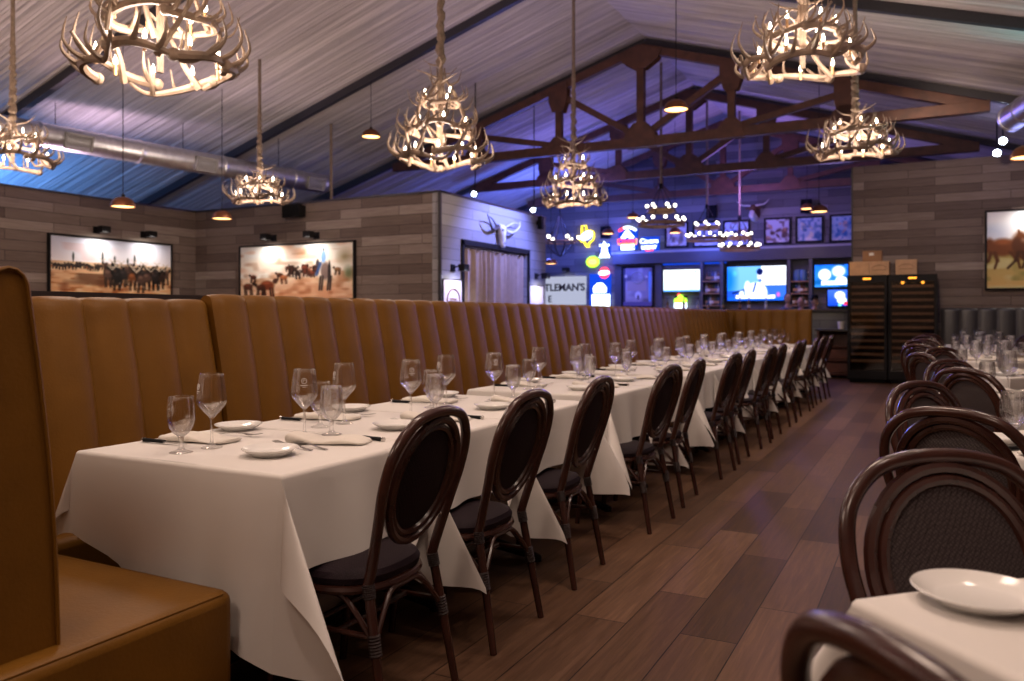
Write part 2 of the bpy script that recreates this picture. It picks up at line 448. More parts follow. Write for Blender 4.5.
struct(MB().box(WD - .02, WD + .03, WY - .03, WY + .005, 0, WH).obj('trim_2', M['cap'], smooth=False))
b = MB(); b.box(WX - .17, WX + .02, Y0, WY, WH, WH + .03); b.box(WX, WD + .02, WY - .02, WY + .17, WH, WH + .03); b.box(WD - .17, WD + .02, WY, 15.2, WH, WH + .03)
struct(b.obj('trim_3', M['cap'], smooth=False))
# partition with the wine coolers
FY, FX = 17.6, -1.46
struct(MB().box(FX, XR, FY, FY + .2, 0, 4.02).box(FX, 1.9, FY, FY + .2, 4.02, 4.27).obj('wall_cooler', M['wall_x'], smooth=False))
struct(MB().box(FX - .03, FX, FY - .02, FY + .22, 0, 4.27).obj('trim_4', M['cap'], smooth=False))
# rafters of the tent
for i, y in enumerate([-.4, 3.45, 7.3, 11.35, 15.05, 18.75, 22.35]):
    b = MB()
    for xe in (XL, XR):
        b.bar((RX, y, RZ - .09), (xe, y, roofz(xe) - .09), .10, .13)
    struct(b.obj('beam_%d' % (i + 1), M['rib'], smooth=False))
# timber trusses
def truss():
    t = thing('roof_truss', '', 'roof truss')
    hs, zc, th = 5.62, 4.58, .18
    def pc(dx): return 6.36 - .335 * abs(dx)
    MB().bar((-hs - .1, 0, zc), (hs + .1, 0, zc), .16, th).obj('bottom_chord', M['truss'], t, smooth=False, bevel=.008)
    for s in (-1, 1):
        MB().bar((0, 0, pc(0)), (s * hs, 0, pc(hs) + .12), .14, .16).obj('top_chord', M['truss'], t, smooth=False, bevel=.008)
        MB().bar((s * 1.7, 0, pc(1.7)), (s * 1.7, 0, zc), .12, .13, up=(1,0,0)).obj('post', M['truss'], t, smooth=False)
        MB().bar((s * 3.6, 0, pc(3.6)), (s * 3.6, 0, zc), .13, .14, up=(1,0,0)).obj('post', M['truss'], t, smooth=False)
        MB().bar((s * 1.6, 0, pc(1.7) - .15), (s * .12, 0, zc + .15), .11, .12).obj('brace', M['truss'], t, smooth=False)
        MB().bar((s * 3.5, 0, pc(3.6) - .12), (s * 1.85, 0, zc + .12), .11, .11).obj('brace', M['truss'], t, smooth=False)
        for dx, w in ((1.7, .2), (3.6, .17)):
            for sy in (-1, 1):
                y = sy * .085
                MB().prism([(s*dx - w, pc(dx) + .05 + .335*w), (s*dx + w, pc(dx) + .05 - .335*w) , (s*dx + w, pc(dx) - .22 - .335*w*.3), (s*dx + .12, pc(dx) - .45), (s*dx - .12, pc(dx) - .45), (s*dx - w, pc(dx) - .2)] if s > 0 else
                           [(s*dx + w, pc(dx) + .05 + .335*w), (s*dx - w, pc(dx) + .05 - .335*w) , (s*dx - w, pc(dx) - .22 - .335*w*.3), (s*dx - .12, pc(dx) - .45), (s*dx + .12, pc(dx) - .45), (s*dx + w, pc(dx) - .2)],
                           lambda a, b_, d: (a, y + d - .006, b_), .012).obj('gusset_plate', M['truss'], t, smooth=False)
                MB().prism([(s*dx - .22, zc - .1), (s*dx + .22, zc - .1), (s*dx + .22, zc + .12), (s*dx + .09, zc + .26), (s*dx - .09, zc + .26), (s*dx - .22, zc + .12)],
                           lambda a, b_, d: (a, y + d - .006, b_), .012).obj('gusset_plate', M['truss'], t, smooth=False)
    MB().bar((0, 0, pc(0)), (0, 0, zc), .14, .14, up=(1,0,0)).obj('king_post', M['truss'], t, smooth=False)
    for sy in (-1, 1):
        y = sy * .09
        MB().prism([(-.3, zc - .1), (.3, zc - .1), (.3, zc + .16), (.12, zc + .36), (-.12, zc + .36), (-.3, zc + .16)], lambda a, b_, d: (a, y + d - .006, b_), .012).obj('gusset_plate', M['truss'], t, smooth=False)
        MB().prism([(-.42, pc(.42) + .04), (0, pc(0) + .05), (.42, pc(.42) + .04), (.34, pc(.4) - .12), (.11, pc(0) - .4), (-.11, pc(0) - .4), (-.34, pc(.4) - .12)], lambda a, b_, d: (a, y + d - .006, b_), .012).obj('gusset_plate', M['truss'], t, smooth=False)
    return t
tp = Proto(truss())
for y, lb in ((14.78, 'brown timber roof truss nearest the tables'), (18.2, 'brown timber roof truss between the other two trusses'), (21.5, 'brown timber roof truss closest to the bar wall')):
    tp.put((RX, y, 0), 0, lb, 'timber roof trusses')

# ducts
def duct(name, label, a, b, r, grilles=()):
    a = Vector(a); b = Vector(b); t = (b - a).normalized(); Ln = (b - a).length
    o = thing(name, label, 'air duct', a)
    mb = MB(); mb.tube([(0,0,0), t * Ln], r, 28); mb.obj('duct_pipe', M['duct'], o)
    k = 1.25
    while k < Ln:
        MB().tube([t * (k - .03), t * (k - .012), t * (k + .012), t * (k + .03)], [r + .002, r + .014, r + .014, r + .002], 28).obj('collar', M['duct'], o); k += 1.55
    MB().tube([t * (Ln - .05), t * (Ln + .012)], r + .012, 28).obj('end_cap', M['duct'], o)
    q = t.to_track_quat('X', 'Z')
    for g in grilles:
        mb = MB(); c = t * g + q @ Vector((0, -r * .86, -r * .25)) 
        fr = q.to_matrix() @ Matrix.Rotation(R(14), 3, 'X')
        def P(x, z, d): return c + fr @ Vector((x, -d, z))
        w, h = .21, .12
        for (x0, x1, z0, z1) in ((-w, w, h - .025, h), (-w, w, -h, -h + .025), (-w, -w + .025, -h, h), (w - .025, w, -h, h)):
            mb.prism([(x0, z0), (x1, z0), (x1, z1), (x0, z1)], lambda a_, b_, d: P(a_, b_, d), .06)
        for i in range(9):
            z0 = -h + .03 + i * .021
            mb.prism([(-w, z0), (w, z0), (w, z0 + .012), (-w, z0 + .012)], lambda a_, b_, d: P(a_, b_, d), .045)
        mb.obj('vent_grille', M['grille'], o, smooth=False)
    # hangers
    for g in (1.5, 3.6, 5.6):
        if g < Ln:
            p = t * g; wz = roofz(a.x + p.x) - a.z - .05
            MB().tube([p + Vector((0,0,r)), Vector((p.x, p.y, wz))], .006, 5).obj('hanger_rod', M['blackmetal'], o)
    return o
A = at_d(-60, 117, 11.0); B = at_d(322, 184, 16.4)
tt = (B - A).normalized()
gs = []
for px in (73, 200, 310):
    u = (px - 512) / F; best = min(range(700), key=lambda k: abs(((A + tt * k * .01).x * C_ + (A + tt * k * .01).y * S_) / ((A + tt * k * .01).y * C_ - (A + tt * k * .01).x * S_) - u)); gs.append(best * .01)
duct('air_duct', 'long galvanized round air duct with white grilles hung along the tent slope', A, B, .185, gs)
A2 = at_d(1012, 118, 12.5)
duct('air_duct', 'galvanized air duct end above the wine cooler wall near bright spots', A2 + Vector((.9, -3.2, .05)), A2, .2)

# ================================================================== banquettes
def back_section(mb, A, B, nrm, nch, z0, zt, lean, depth, m=0):
    """upright channelled back from A to B; nrm = horizontal direction the back faces"""
    A = Vector((A[0], A[1], 0)); B = Vector((B[0], B[1], 0)); n = Vector((nrm[0], nrm[1], 0))
    prof = []
    for k in range(15):
        q = k / 14; z = z0 + (zt - .07 - z0) * q
        prof.append((-lean * q + .018 * math.sin(PI * q), z, 1.0))
    for k in range(1, 9):
        a = PI * k / 8
        prof.append((-lean - .055 + .055 * math.cos(a), zt - .07 + .07 * math.sin(a), 1.0 - .35 * k / 8))
    prof.append((-lean - .11, zt - .3, 0)); prof.append((-depth - lean, zt - .31, 0)); prof.append((-depth - lean, z0, 0))
    nk = 9; P = []
    tot = nch * nk
    for i in range(tot + 1):
        t = (i % nk) / nk
        bul = .032 * (1 - abs(2*t - 1) ** 3.2) - .022
        if i == 0 or i == tot: bul = -.03
        base = A + (B - A) * (i / tot)
        P.append([base + n * (d + bul * w) + Vector((0,0, z + bul * .5 * (1 - w) * 2 if w < 1 and w > 0 else z)) for d, z, w in prof])
    mb.grid(P, m)
    for row in (P[0], P[-1]):
        mb.add(row, [tuple(range(len(row)))], m)
    return P
def seat_box(x0, x1, y0, y1, z0, z1, name, mat, parent, bev=.035):
    o = MB().box(x0, x1, y0, y1, z0, z1).obj(name, mat, parent, ang=50)
    b_ = o.modifiers.new('bevel', 'BEVEL'); b_.width = bev; b_.segments = 4; o.data.shade_smooth()
    return o
BK = -3.19; LEAN = .15
t = thing('banquette', 'long tan leather channel-back banquette along the white-clothed tables', 'banquette', (BK, 8, 0))
inv = Vector((BK, 8, 0))
def loc_obj(mb, name, mat, **k):
    mb.v = [(p[0] - inv.x, p[1] - inv.y, p[2]) for p in mb.v]
    return mb.obj(name, mat, t, **k)
for (ya, yb, nch, zt, off) in ((1.16, 3.03, 8, 1.365, -.015), (3.03, 9.1, 26, 1.395, .02), (9.1, 14.9, 24, 1.395, .0)):
    mb = MB(); back_section(mb, (BK + off, ya), (BK + off, yb), (1, 0), nch, .40, zt, LEAN, .1); loc_obj(mb, 'back_cushion', M['leather'], ang=28)
mb = MB(); Pn = back_section(mb, (-3.3, 1.30), (-1.945, 1.30), (0, 1), 5, .40, 1.40, .075, .16); loc_obj(mb, 'back_cushion', M['leather'], ang=28)
mb = MB(); mb.tube([p + Vector((.004, 0, 0)) for p in Pn[-1][:24]], .005, 6); loc_obj(mb, 'piping', M['leather'])
mb = MB(); back_section(mb, (-3.46, 14.75), (-1.9, 14.75), (0, -1), 7, .40, 1.395, .09, .12); loc_obj(mb, 'back_cushion', M['leather'], ang=28)
def sb(x0, x1, y0, y1, z0, z1, name='seat_cushion', mat=None, bev=.035):
    return seat_box(x0 - inv.x, x1 - inv.x, y0 - inv.y, y1 - inv.y, z0, z1, name, mat or M['leather'], t, bev)
sb(-3.32, -2.83, 1.20, 7.6, .08, .46); sb(-3.32, -2.83, 7.6, 14.8, .08, .46)
sb(-2.83, -1.865, 1.02, 1.775, .08, .46); sb(-2.83, -1.87, 14.24, 14.95, .08, .46)
mb = MB()
mb.tube([(-2.83, 1.757, .452), (-1.9, 1.757, .452), (-1.878, 1.735, .452), (-1.878, 1.05, .452)], .0045, 6); loc_obj(mb, 'piping', M['leather'])
mb = MB(); mb.box(-3.3, -2.88, 1.2, 14.8, 0, .08); mb.box(-2.88, -1.92, 1.06, 1.71, 0, .08); mb.box(-2.88, -1.92, 14.3, 14.9, 0, .08); loc_obj(mb, 'toe_kick', M['black'], smooth=False)
struct(MB().box(-3.64, -3.52, .9, 15.1, 0, 1.36).box(-3.66, -3.47, .9, 15.1, 1.36, 1.39).obj('wall_divider', M['cap'], smooth=False))

t = thing('banquette', 'charcoal leather channel-back banquette against the board wall beside wine coolers', 'banquette', (1.7, 17.2, 0)); inv = Vector((1.7, 17.2, 0))
mb = MB(); back_section(mb, (.10, 17.18), (3.4, 17.18), (0, -1), 11, .40, 1.43, .08, .12); loc_obj(mb, 'back_cushion', M['dark_leather'], ang=28)
sb(.10, 3.4, 16.68, 17.2, .1, .46, mat=M['dark_leather'])
mb = MB(); mb.box(.12, 3.4, 16.75, 17.2, 0, .1); loc_obj(mb, 'toe_kick', M['black'], smooth=False)

# ================================================================== chandeliers
def antler(seed, Rr, arc, rise=.0, tines=4, size=1.0, thick=.031):
    r2 = random.Random(seed); mb = MB(); pts = []
    n = 9; w = r2.uniform(-.03, .03)
    for k in range(n):
        q = k / (n - 1); a = arc * (q - .5)
        rad = Rr * (1 + .06 * math.sin(q * PI * 2 + w * 60)) + (.10 * size * max(0, q - .8) / .2 if q > .8 else 0)
        z = rise * q + .03 * size * math.sin(q * 5 + seed) + (.16 * size * ((q - .8) / .2) ** 1.5 if q > .8 else 0)
        pts.append(Vector((rad * math.cos(a), rad * math.sin(a), z)))
    sp = catmull(pts, 4)
    mb.tube(sp, [thick * size * (1.15 - .75 * (i / (len(sp) - 1)) ** 1.4) for i in range(len(sp))], 7)
    mb.ball(sp[0], thick * 1.45 * size, n=7, k=5)
    for j in range(tines):
        q = (j + .35) / tines * .9; i = int(q * (len(sp) - 1)); p = sp[i]
        out = Vector((p.x, p.y, 0)).normalized(); tan = (sp[min(i+1, len(sp)-1)] - p).normalized()
        Lt = size * r2.uniform(.16, .29); sg = 1 if r2.random() < .8 else -1
        d0 = (out * r2.uniform(.5, 1.0) * sg + tan * r2.uniform(.1, .7) + Vector((0,0,.15))).normalized()
        c = [p, p + d0 * Lt * .38 + Vector((0,0,.02)), p + d0 * Lt * .62 + Vector((0,0, Lt * .38)), p + d0 * Lt * .62 + Vector((0,0,Lt * .95)) - out * .03 * sg]
        ts = catmull(c, 4)
        mb.tube(ts, [thick * size * (.72 - .62 * (k / (len(ts) - 1)) ** 1.2) for k in range(len(ts))], 6)
    return mb
def spike(seed, size):
    r2 = random.Random(seed); mb = MB()
    c = catmull([(0,0,0), (.06*size,0,.02*size), (.15*size,.02,.05*size), (.25*size, r2.uniform(-.05,.05), r2.uniform(.04,.14)*size)], 4)
    mb.tube(c, [.016 * (1 - .8 * k / (len(c) - 1)) for k in range(len(c))], 6)
    return mb
def chandelier(tiers, top, name_lab):
    o = thing('antler_chandelier', name_lab, 'chandelier')
    cnd = MB().tube([(0,0,0), (0,0,.075)], .011, 8).mesh('candle', M['candle'])
    fl = MB().lathe([(.001, .07), (.009, .077), (.0135, .092), (.011, .112), (.005, .13), (.0005, .142)], 8).mesh('bulb', M['bulb'])
    sd = 11
    for (z, r_, n, nb, size, rise) in tiers:
        ms = [antler(sd + k, r_, 2 * PI / n * 1.45, rise, 4 if size > .8 else 3, size).mesh('antler', M['antler']) for k in range(3)]; sd += 5
        for k in range(n):
            a = bpy.data.objects.new('antler', ms[k % 3]); COL.objects.link(a); a.parent = o
            a.location = (0, 0, z + .03 * (k % 2)); a.rotation_euler = (rng.uniform(-.13, .13), rng.uniform(-.10, .10), 2 * PI * k / n + .2 * r_ + rng.uniform(-.12, .12))
        for k in range(nb):
            an = 2 * PI * (k + .5) / nb
            c = bpy.data.objects.new('candle', cnd); COL.objects.link(c); c.parent = o
            c.location = (r_ * .88 * math.cos(an), r_ * .88 * math.sin(an), z + .02)
            f = bpy.data.objects.new('bulb', fl); COL.objects.link(f); f.parent = c
    # antlers that rise from one tier to the next
    for ti in range(len(tiers)):
        z, r_ = tiers[ti][0], tiers[ti][1]
        z2, r2_ = (tiers[ti+1][0], tiers[ti+1][1]) if ti + 1 < len(tiers) else (top - .22, .05)
        for k in range(5 - ti):
            an = 2 * PI * (k + .3 * ti) / (5 - ti) + .4
            p = [Vector((r_ * .95 * math.cos(an), r_ * .95 * math.sin(an), z)), Vector((r_ * .82 * math.cos(an + .2), r_ * .82 * math.sin(an + .2), z + (z2 - z) * .45)),
                 Vector((r2_ * 1.15 * math.cos(an + .5), r2_ * 1.15 * math.sin(an + .5), z2 + .03)), Vector((r2_ * .9 * math.cos(an + .9), r2_ * .9 * math.sin(an + .9), z2 + .16))]
            c = catmull(p, 5); mb = MB(); mb.tube(c, [.025 - .016 * (i / (len(c) - 1)) for i in range(len(c))], 6)
            q = c[len(c) // 2]; out = Vector((q.x, q.y, 0)).normalized()
            ts = catmull([q, q + out * .09 + Vector((0,0,.05)), q + out * .13 + Vector((0,0,.17))], 4)
            mb.tube(ts, [.012 - .009 * (i / (len(ts) - 1)) for i in range(len(ts))], 6)
            mb.obj('antler', M['antler'], o)
    MB().tube([(0,0,tiers[0][0]), (0,0,top - .3), (0,0,top)], [.02, .03, .022], 8).obj('stem', M['antler'], o)
    for k in range(7):
        s = spike(k, 1.1).obj('antler', M['antler'], o); s.location = (0, 0, top - .05 - .045 * k); s.rotation_euler = (0, 0, k * 2.4)
    return o
def hang_cord(o, ztop):
    """fabric covered cord from the fitting up to the roof"""
    mb = MB(); z0 = o['top']; pts = []; rad = []
    n = 60
    for i in range(n + 1):
        q = i / n; z = z0 - .05 + (ztop - z0 + .05) * q
        low = max(0, 1 - (z - z0) / 1.1) ** .6
        pts.append((.012 * math.sin(i * 1.9) * low, .012 * math.cos(i * 1.3) * low, z)); rad.append(.027 + .028 * abs(math.sin(i * 1.1)) * low)
    return mb.tube(pts, rad, 8).obj('cord', M['burlap'], o)
big = chandelier([(.14, .43, 6, 9, .95, .0), (.46, .32, 5, 6, .85, .0), (.76, .19, 4, 3, .7, .0)], 1.22, ''); big['top'] = 1.22
small = chandelier([(.12, .45, 6, 9, .95, .0), (.38, .29, 5, 6, .8, .0)], .70, ''); small['top'] = .70
LT = []
def chand(proto, p, lb, grp, sc_=None):
    o = proto.put(p, rng.random() * 6, lb, grp, sc_)
    o.scale = (sc_ or 1,) * 3
    for ch in list(o.children):
        if ch.name.startswith('cord'): bpy.data.objects.remove(ch)
    top = o['top']
    c = hang_cord(o, (roofz(p[0]) - p[2] - .02) / (sc_ or 1))
    LT.append((Vector(p), top))
    return o
PB, PS = Proto(big), Proto(small)
chand(PB, (-4.49, 3.63, 2.73), 'largest three-tier antler chandelier, nearest of the ridge line, above the banquette', 'antler chandeliers under the ridge')
chand(PB, (-4.70, 7.35, 2.79), 'three-tier antler chandelier, middle one of the ridge line', 'antler chandeliers under the ridge')
chand(PB, (-5.15, 12.0, 2.93), 'three-tier antler chandelier in front of the neon signs, farthest of the ridge line', 'antler chandeliers under the ridge')
chand(PS, (-.97, 7.05, 3.20), 'low two-tier antler chandelier, nearer of the two by the wine cooler wall', 'antler chandeliers over the aisle')
chand(PS, (-.90, 11.15, 3.22), 'low two-tier antler chandelier hanging just before the wine cooler wall', 'antler chandeliers over the aisle')
chand(PS, (-9.4, 5.6, 2.93), 'low two-tier antler chandelier above the cattle herd painting', 'antler chandeliers along the duct', .9)
chand(PS, (-9.33, 9.37, 2.96), 'low two-tier antler chandelier above the mounted rider painting', 'antler chandeliers along the duct', .9)

# dome pendants
def pendant():
    o = thing('pendant_lamp', '', 'pendant lamp')
    MB().lathe([(.035, .135), (.06, .131), (.105, .109), (.138, .075), (.156, .03), (.160, 0), (.154, 0), (.150, .03), (.133, .071), (.10, .103), (.05, .126), (.0, .128)], 24).obj('shade', M['copper'], o)
    MB().lathe([(0, .175), (.024, .17), (.028, .132), (.0, .132)], 12).obj('socket_cap', M['blackmetal'], o)
    MB().ball((0,0,.05), .042, n=12, k=8).obj('bulb', M['inner'], o)
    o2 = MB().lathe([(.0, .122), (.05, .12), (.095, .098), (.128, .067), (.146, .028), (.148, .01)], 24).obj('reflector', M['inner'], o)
    return o
PP = Proto(pendant())
def pend(px, py, w, lb, dd=None):
    d = dd or .33 * F / w
    p = at_d(px, py, d)
    o = PP.put(p, 0, lb, 'copper dome pendant lamps')
    for ch in list(o.children):
        if ch.name.startswith('cord'): bpy.data.objects.remove(ch)
    MB().tube([(0,0,.17), (0,0,roofz(p.x) - p.z)], .006, 5).obj('cord', M['blackmetal'], o)
    l = bpy.data.lights.new('pendant_light', 'SPOT'); l.energy = 26; l.color = (1, .62, .3); l.spot_size = R(130); l.spot_blend = .6; l.shadow_soft_size = .04
    lo = bpy.data.objects.new('pendant_light', l); COL.objects.link(lo); lo.location = p + Vector((0, 0, .0))
    return o
pend(371, 137, 19, 'copper dome pendant between the two nearer ridge chandeliers')
pend(676, 110, 25, 'copper dome pendant beside the king post of the nearest truss')
pend(123, 207, 22, 'copper dome pendant hanging above the cattle herd painting', 11.0)
pend(222, 219, 19, 'copper dome pendant at the inner corner of the board walls', 13.2)
pend(1027, 158, 31, 'copper dome pendant by the bright cool spots over the cooler wall')
pend(633, 218, 13, 'copper dome pendant above the mountain shaped neon sign', 20.5)
pend(608, 234, 11, 'copper dome pendant in front of the black speaker by the neon signs', 21)
pend(551, 264, 10, 'copper dome pendant beside the doorway wall end, lowest by the bar', 20.5)
pend(819, 212, 19, 'larger copper dome pendant above the framed bar pictures', 15.3)
pend(807, 209, 13, 'copper dome pendant over the black speaker above framed pictures', 20.0)
pend(826, 225, 10, 'small copper dome pendant between the last two framed bar pictures', 21.5)
pend(675, 233, 10, 'small copper dome pendant behind the largest wheel chandelier', 21)

# wheel chandeliers
def wheel():
    o = thing('wheel_chandelier', '', 'chandelier')
    for (z, r_, n, nm) in ((.16, .50, 12, 'lower_ring'), (.44, .30, 6, 'upper_ring')):
        mb = MB(); pts = [(r_ * math.cos(2*PI*k/36), r_ * math.sin(2*PI*k/36)) for k in range(36)]
        P = [[(x * f, y * f, z + dz) for f, dz in ((1, -.035), (1.0, .035), (.94, .035), (.94, -.035), (1, -.035))] for x, y in pts]
        mb.grid(P, closed_u=True); mb.obj(nm, M['shelfwood'], o)
        for k in range(n):
            a = 2 * PI * (k + .5) / n
            c = MB().tube([(0,0,0), (0,0,.05)], .014, 8).obj('candle', M['blackmetal'], o); c.location = (r_ * .97 * math.cos(a), r_ * .97 * math.sin(a), z + .03)
            MB().ball((0,0,.08), .035, n=10, k=8).obj('bulb', M['globe'], c)
    for k in range(4):
        a = PI / 4 + k * PI / 2
        MB().tube([(.48*math.cos(a), .48*math.sin(a), .19), (.29*math.cos(a), .29*math.sin(a), .46), (.02*math.cos(a), .02*math.sin(a), .95)], .009, 6).obj('chain', M['blackmetal'], o)
    MB().lathe([(0, .90), (.04, .91), (.05, .96), (.03, 1.02), (0, 1.03)], 12).obj('hub', M['blackmetal'], o)
    return o
PW = Proto(wheel())
for (px, py, d, lb) in ((661, 232, 17.0, 'wheel chandelier with globe bulbs nearest the king post, largest of three'), (707, 246, 19.8, 'wheel chandelier with globe bulbs in front of the second framed picture'), (739.5, 255.5, 20.5, 'wheel chandelier with globe bulbs just before the big television')):
    p = at_d(px, py, d); o = PW.put(p, rng.random() * 3, lb, 'wheel chandeliers by the bar')
    for ch in list(o.children):
        if ch.name.startswith('rod'): bpy.data.objects.remove(ch)
    MB().tube([(0,0,1.0), (0,0,roofz(p.x) - p.z)], .028, 8).obj('rod', M['burlap'], o)
# orb chandelier
p = at_d(560, 256, 20.0)
o = thing('orb_chandelier', 'teardrop strap chandelier with globe bulbs beside the doorway wall', 'chandelier', p)
for k in range(8):
    a = k * PI / 4
    MB().tube(catmull([(.02*math.cos(a), .02*math.sin(a), 0), (.2*math.cos(a), .2*math.sin(a), .12), (.32*math.cos(a), .32*math.sin(a), .33), (.12*math.cos(a), .12*math.sin(a), .75), (.06*math.cos(a), .06*math.sin(a), .98)], 4), .014, 6).obj('strap', M['cap'], o)
mb = MB(); mb.tube([(.46*math.cos(k*PI/16), .46*math.sin(k*PI/16), .34) for k in range(32)], .02, 6, closed=True); mb.obj('ring', M['shelfwood'], o)
for k in range(6):
    a = k * PI / 3 + .3
    c = MB().tube([(0,0,0), (0,0,.05)], .014, 8).obj('candle', M['blackmetal'], o); c.location = (.46*math.cos(a), .46*math.sin(a), .36)
    MB().ball((0,0,.09), .042, n=10, k=8).obj('bulb', M['globe'], c)
MB().tube([(0,0,.95), (0,0,roofz(p.x) - p.z)], .012, 6).obj('rod', M['blackmetal'], o)
# ================================================================== chairs
def make_chair(mesh_back):
    t = thing('dining_chair', '', 'chair')
    pan = M['mesh'] if mesh_back else M['weave']
    def by(z): return -.185 - .285 * (z - .46)
    hp = [(-.188, by(.44), .44), (-.190, by(.50), .50), (-.211, by(.64), .64), (-.231, by(.76), .76), (-.217, by(.865), .865), (-.157, by(.938), .938), (-.082, by(.965), .965), (0, by(.972), .972)]
    hp = hp + [(-x, y, z) for x, y, z in reversed(hp[:-1])]
    MB().tube(catmull(hp, 5), .0178, 10).obj('back_frame', M['wood'], t)
    def ell(rx, rz, dy, n=40):
        return [(rx * math.cos(2*PI*k/n), by(.748 + rz * math.sin(2*PI*k/n)) + dy, .748 + rz * math.sin(2*PI*k/n)) for k in range(n)]
    MB().tube(ell(.185, .200, .0), .0152, 8, closed=True).obj('oval_rail', M['wood'], t)
    MB().tube(ell(.160, .175, .006), .0132, 8, closed=True).obj('inner_rail', M['wood'], t)
    P = []
    for sgn in (-1, 1):
        pass
    mb = MB()
    for sgn in (-1, 1):
        rows = []
        for q in (0, .3, .6, .85, 1.0):
            row = [(p[0] * q, by(.748 + (p[2] - .748) * q) + .006 + sgn * (.016 if not mesh_back else .006) * (1 - q*q), .748 + (p[2] - .748) * q) for p in ell(.150, .166, 0, 28)]
            row.append(row[0]); rows.append(row)
        mb.grid(rows)
    mb.obj('back_panel', pan, t)
    MB().ball((.155, by(.62) - .004, .60), .006, n=8, k=6).obj('stud', M['steel'], t)
    # seat
    def outline(sx, sy, n=40):
        out = []
        for k in range(n):
            a = 2 * PI * k / n; c, s = math.cos(a), math.sin(a)
            x = sx * abs(c) ** .72 * (1 if c > 0 else -1); y = sy * abs(s) ** .72 * (1 if s > 0 else -1)
            out.append((x * (1 - .06 * (1 if y < 0 else -1) * abs(y) / sy), y + .015))
        return out
    rows = []
    for f, z in ((.0, .487), (.5, .486), (.8, .482), (.95, .472), (1.0, .455), (.985, .436), (.9, .43), (0, .43)):
        row = [(x * f, (y - .015) * f + .015, z) for x, y in outline(.222, .205)]; row.append(row[0]); rows.append(row)
    MB().grid(rows).obj('seat', M['weave'], t)
    o2 = outline(.216, .20)
    MB().tube([(x, y, .418) for x, y in o2], .0145, 8, closed=True).obj('seat_rail', M['wood'], t)
    legs = {}
    for s in (-1, 1):
        for nm, a, b in (('rear', (s*.213, -.262, 0), (s*.188, by(.45), .45)), ('front', (s*.20, .215, 0), (s*.185, .165, .43))):
            a = Vector(a); b = Vector(b); legs[(s, nm)] = (a, b)
            mid = a.lerp(b, .62)
            l = MB().tube([a, mid, b], [.0135, .0165, .0165], 10).obj('leg', M['wood'], t)
            for z0, z1 in ((.235, .30), (.405, .455)):
                w = MB()
                p, q = a.lerp(b, z0 / b.z), a.lerp(b, min(1, z1 / b.z)); k = 7
                pts = []; rad = []
                for i in range(k * 2 + 1):
                    pts.append(p.lerp(q, i / (k * 2))); rad.append(.0215 if i % 2 else .0185)
                w.tube(pts, rad, 10); w.obj('leg_wrap', M['wrap'], l)
    def on(l, z): a, b = legs[l]; return a.lerp(b, z / b.z)
    pairs = (((-1,'rear'),(1,'rear')), ((-1,'front'),(1,'front')), ((-1,'rear'),(-1,'front')), ((1,'rear'),(1,'front')))
    for A_, B_ in pairs:
        a = on(A_, .27); b = on(B_, .27); a2 = on(A_, .40).lerp(on(B_, .40), .30); b2 = on(A_, .40).lerp(on(B_, .40), .70)
        MB().tube(catmull([a, a.lerp(a2, .55) + Vector((0,0,.01)), a2, a2.lerp(b2, .5) + Vector((0,0,.003)), b2, b.lerp(b2, .55) + Vector((0,0,.01)), b], 4), .0095, 8).obj('brace', M['wood'], t)
    for s in (-1, 1):
        MB().tube([on((s,'rear'), .29), on((s,'front'), .29)], .0095, 8).obj('stretcher', M['wood'], t)
    for y in (-.07, .05):
        x = .195
        MB().tube([(-x, y, .29), (x, y, .29)], .0095, 8).obj('stretcher', M['wood'], t)
    return t

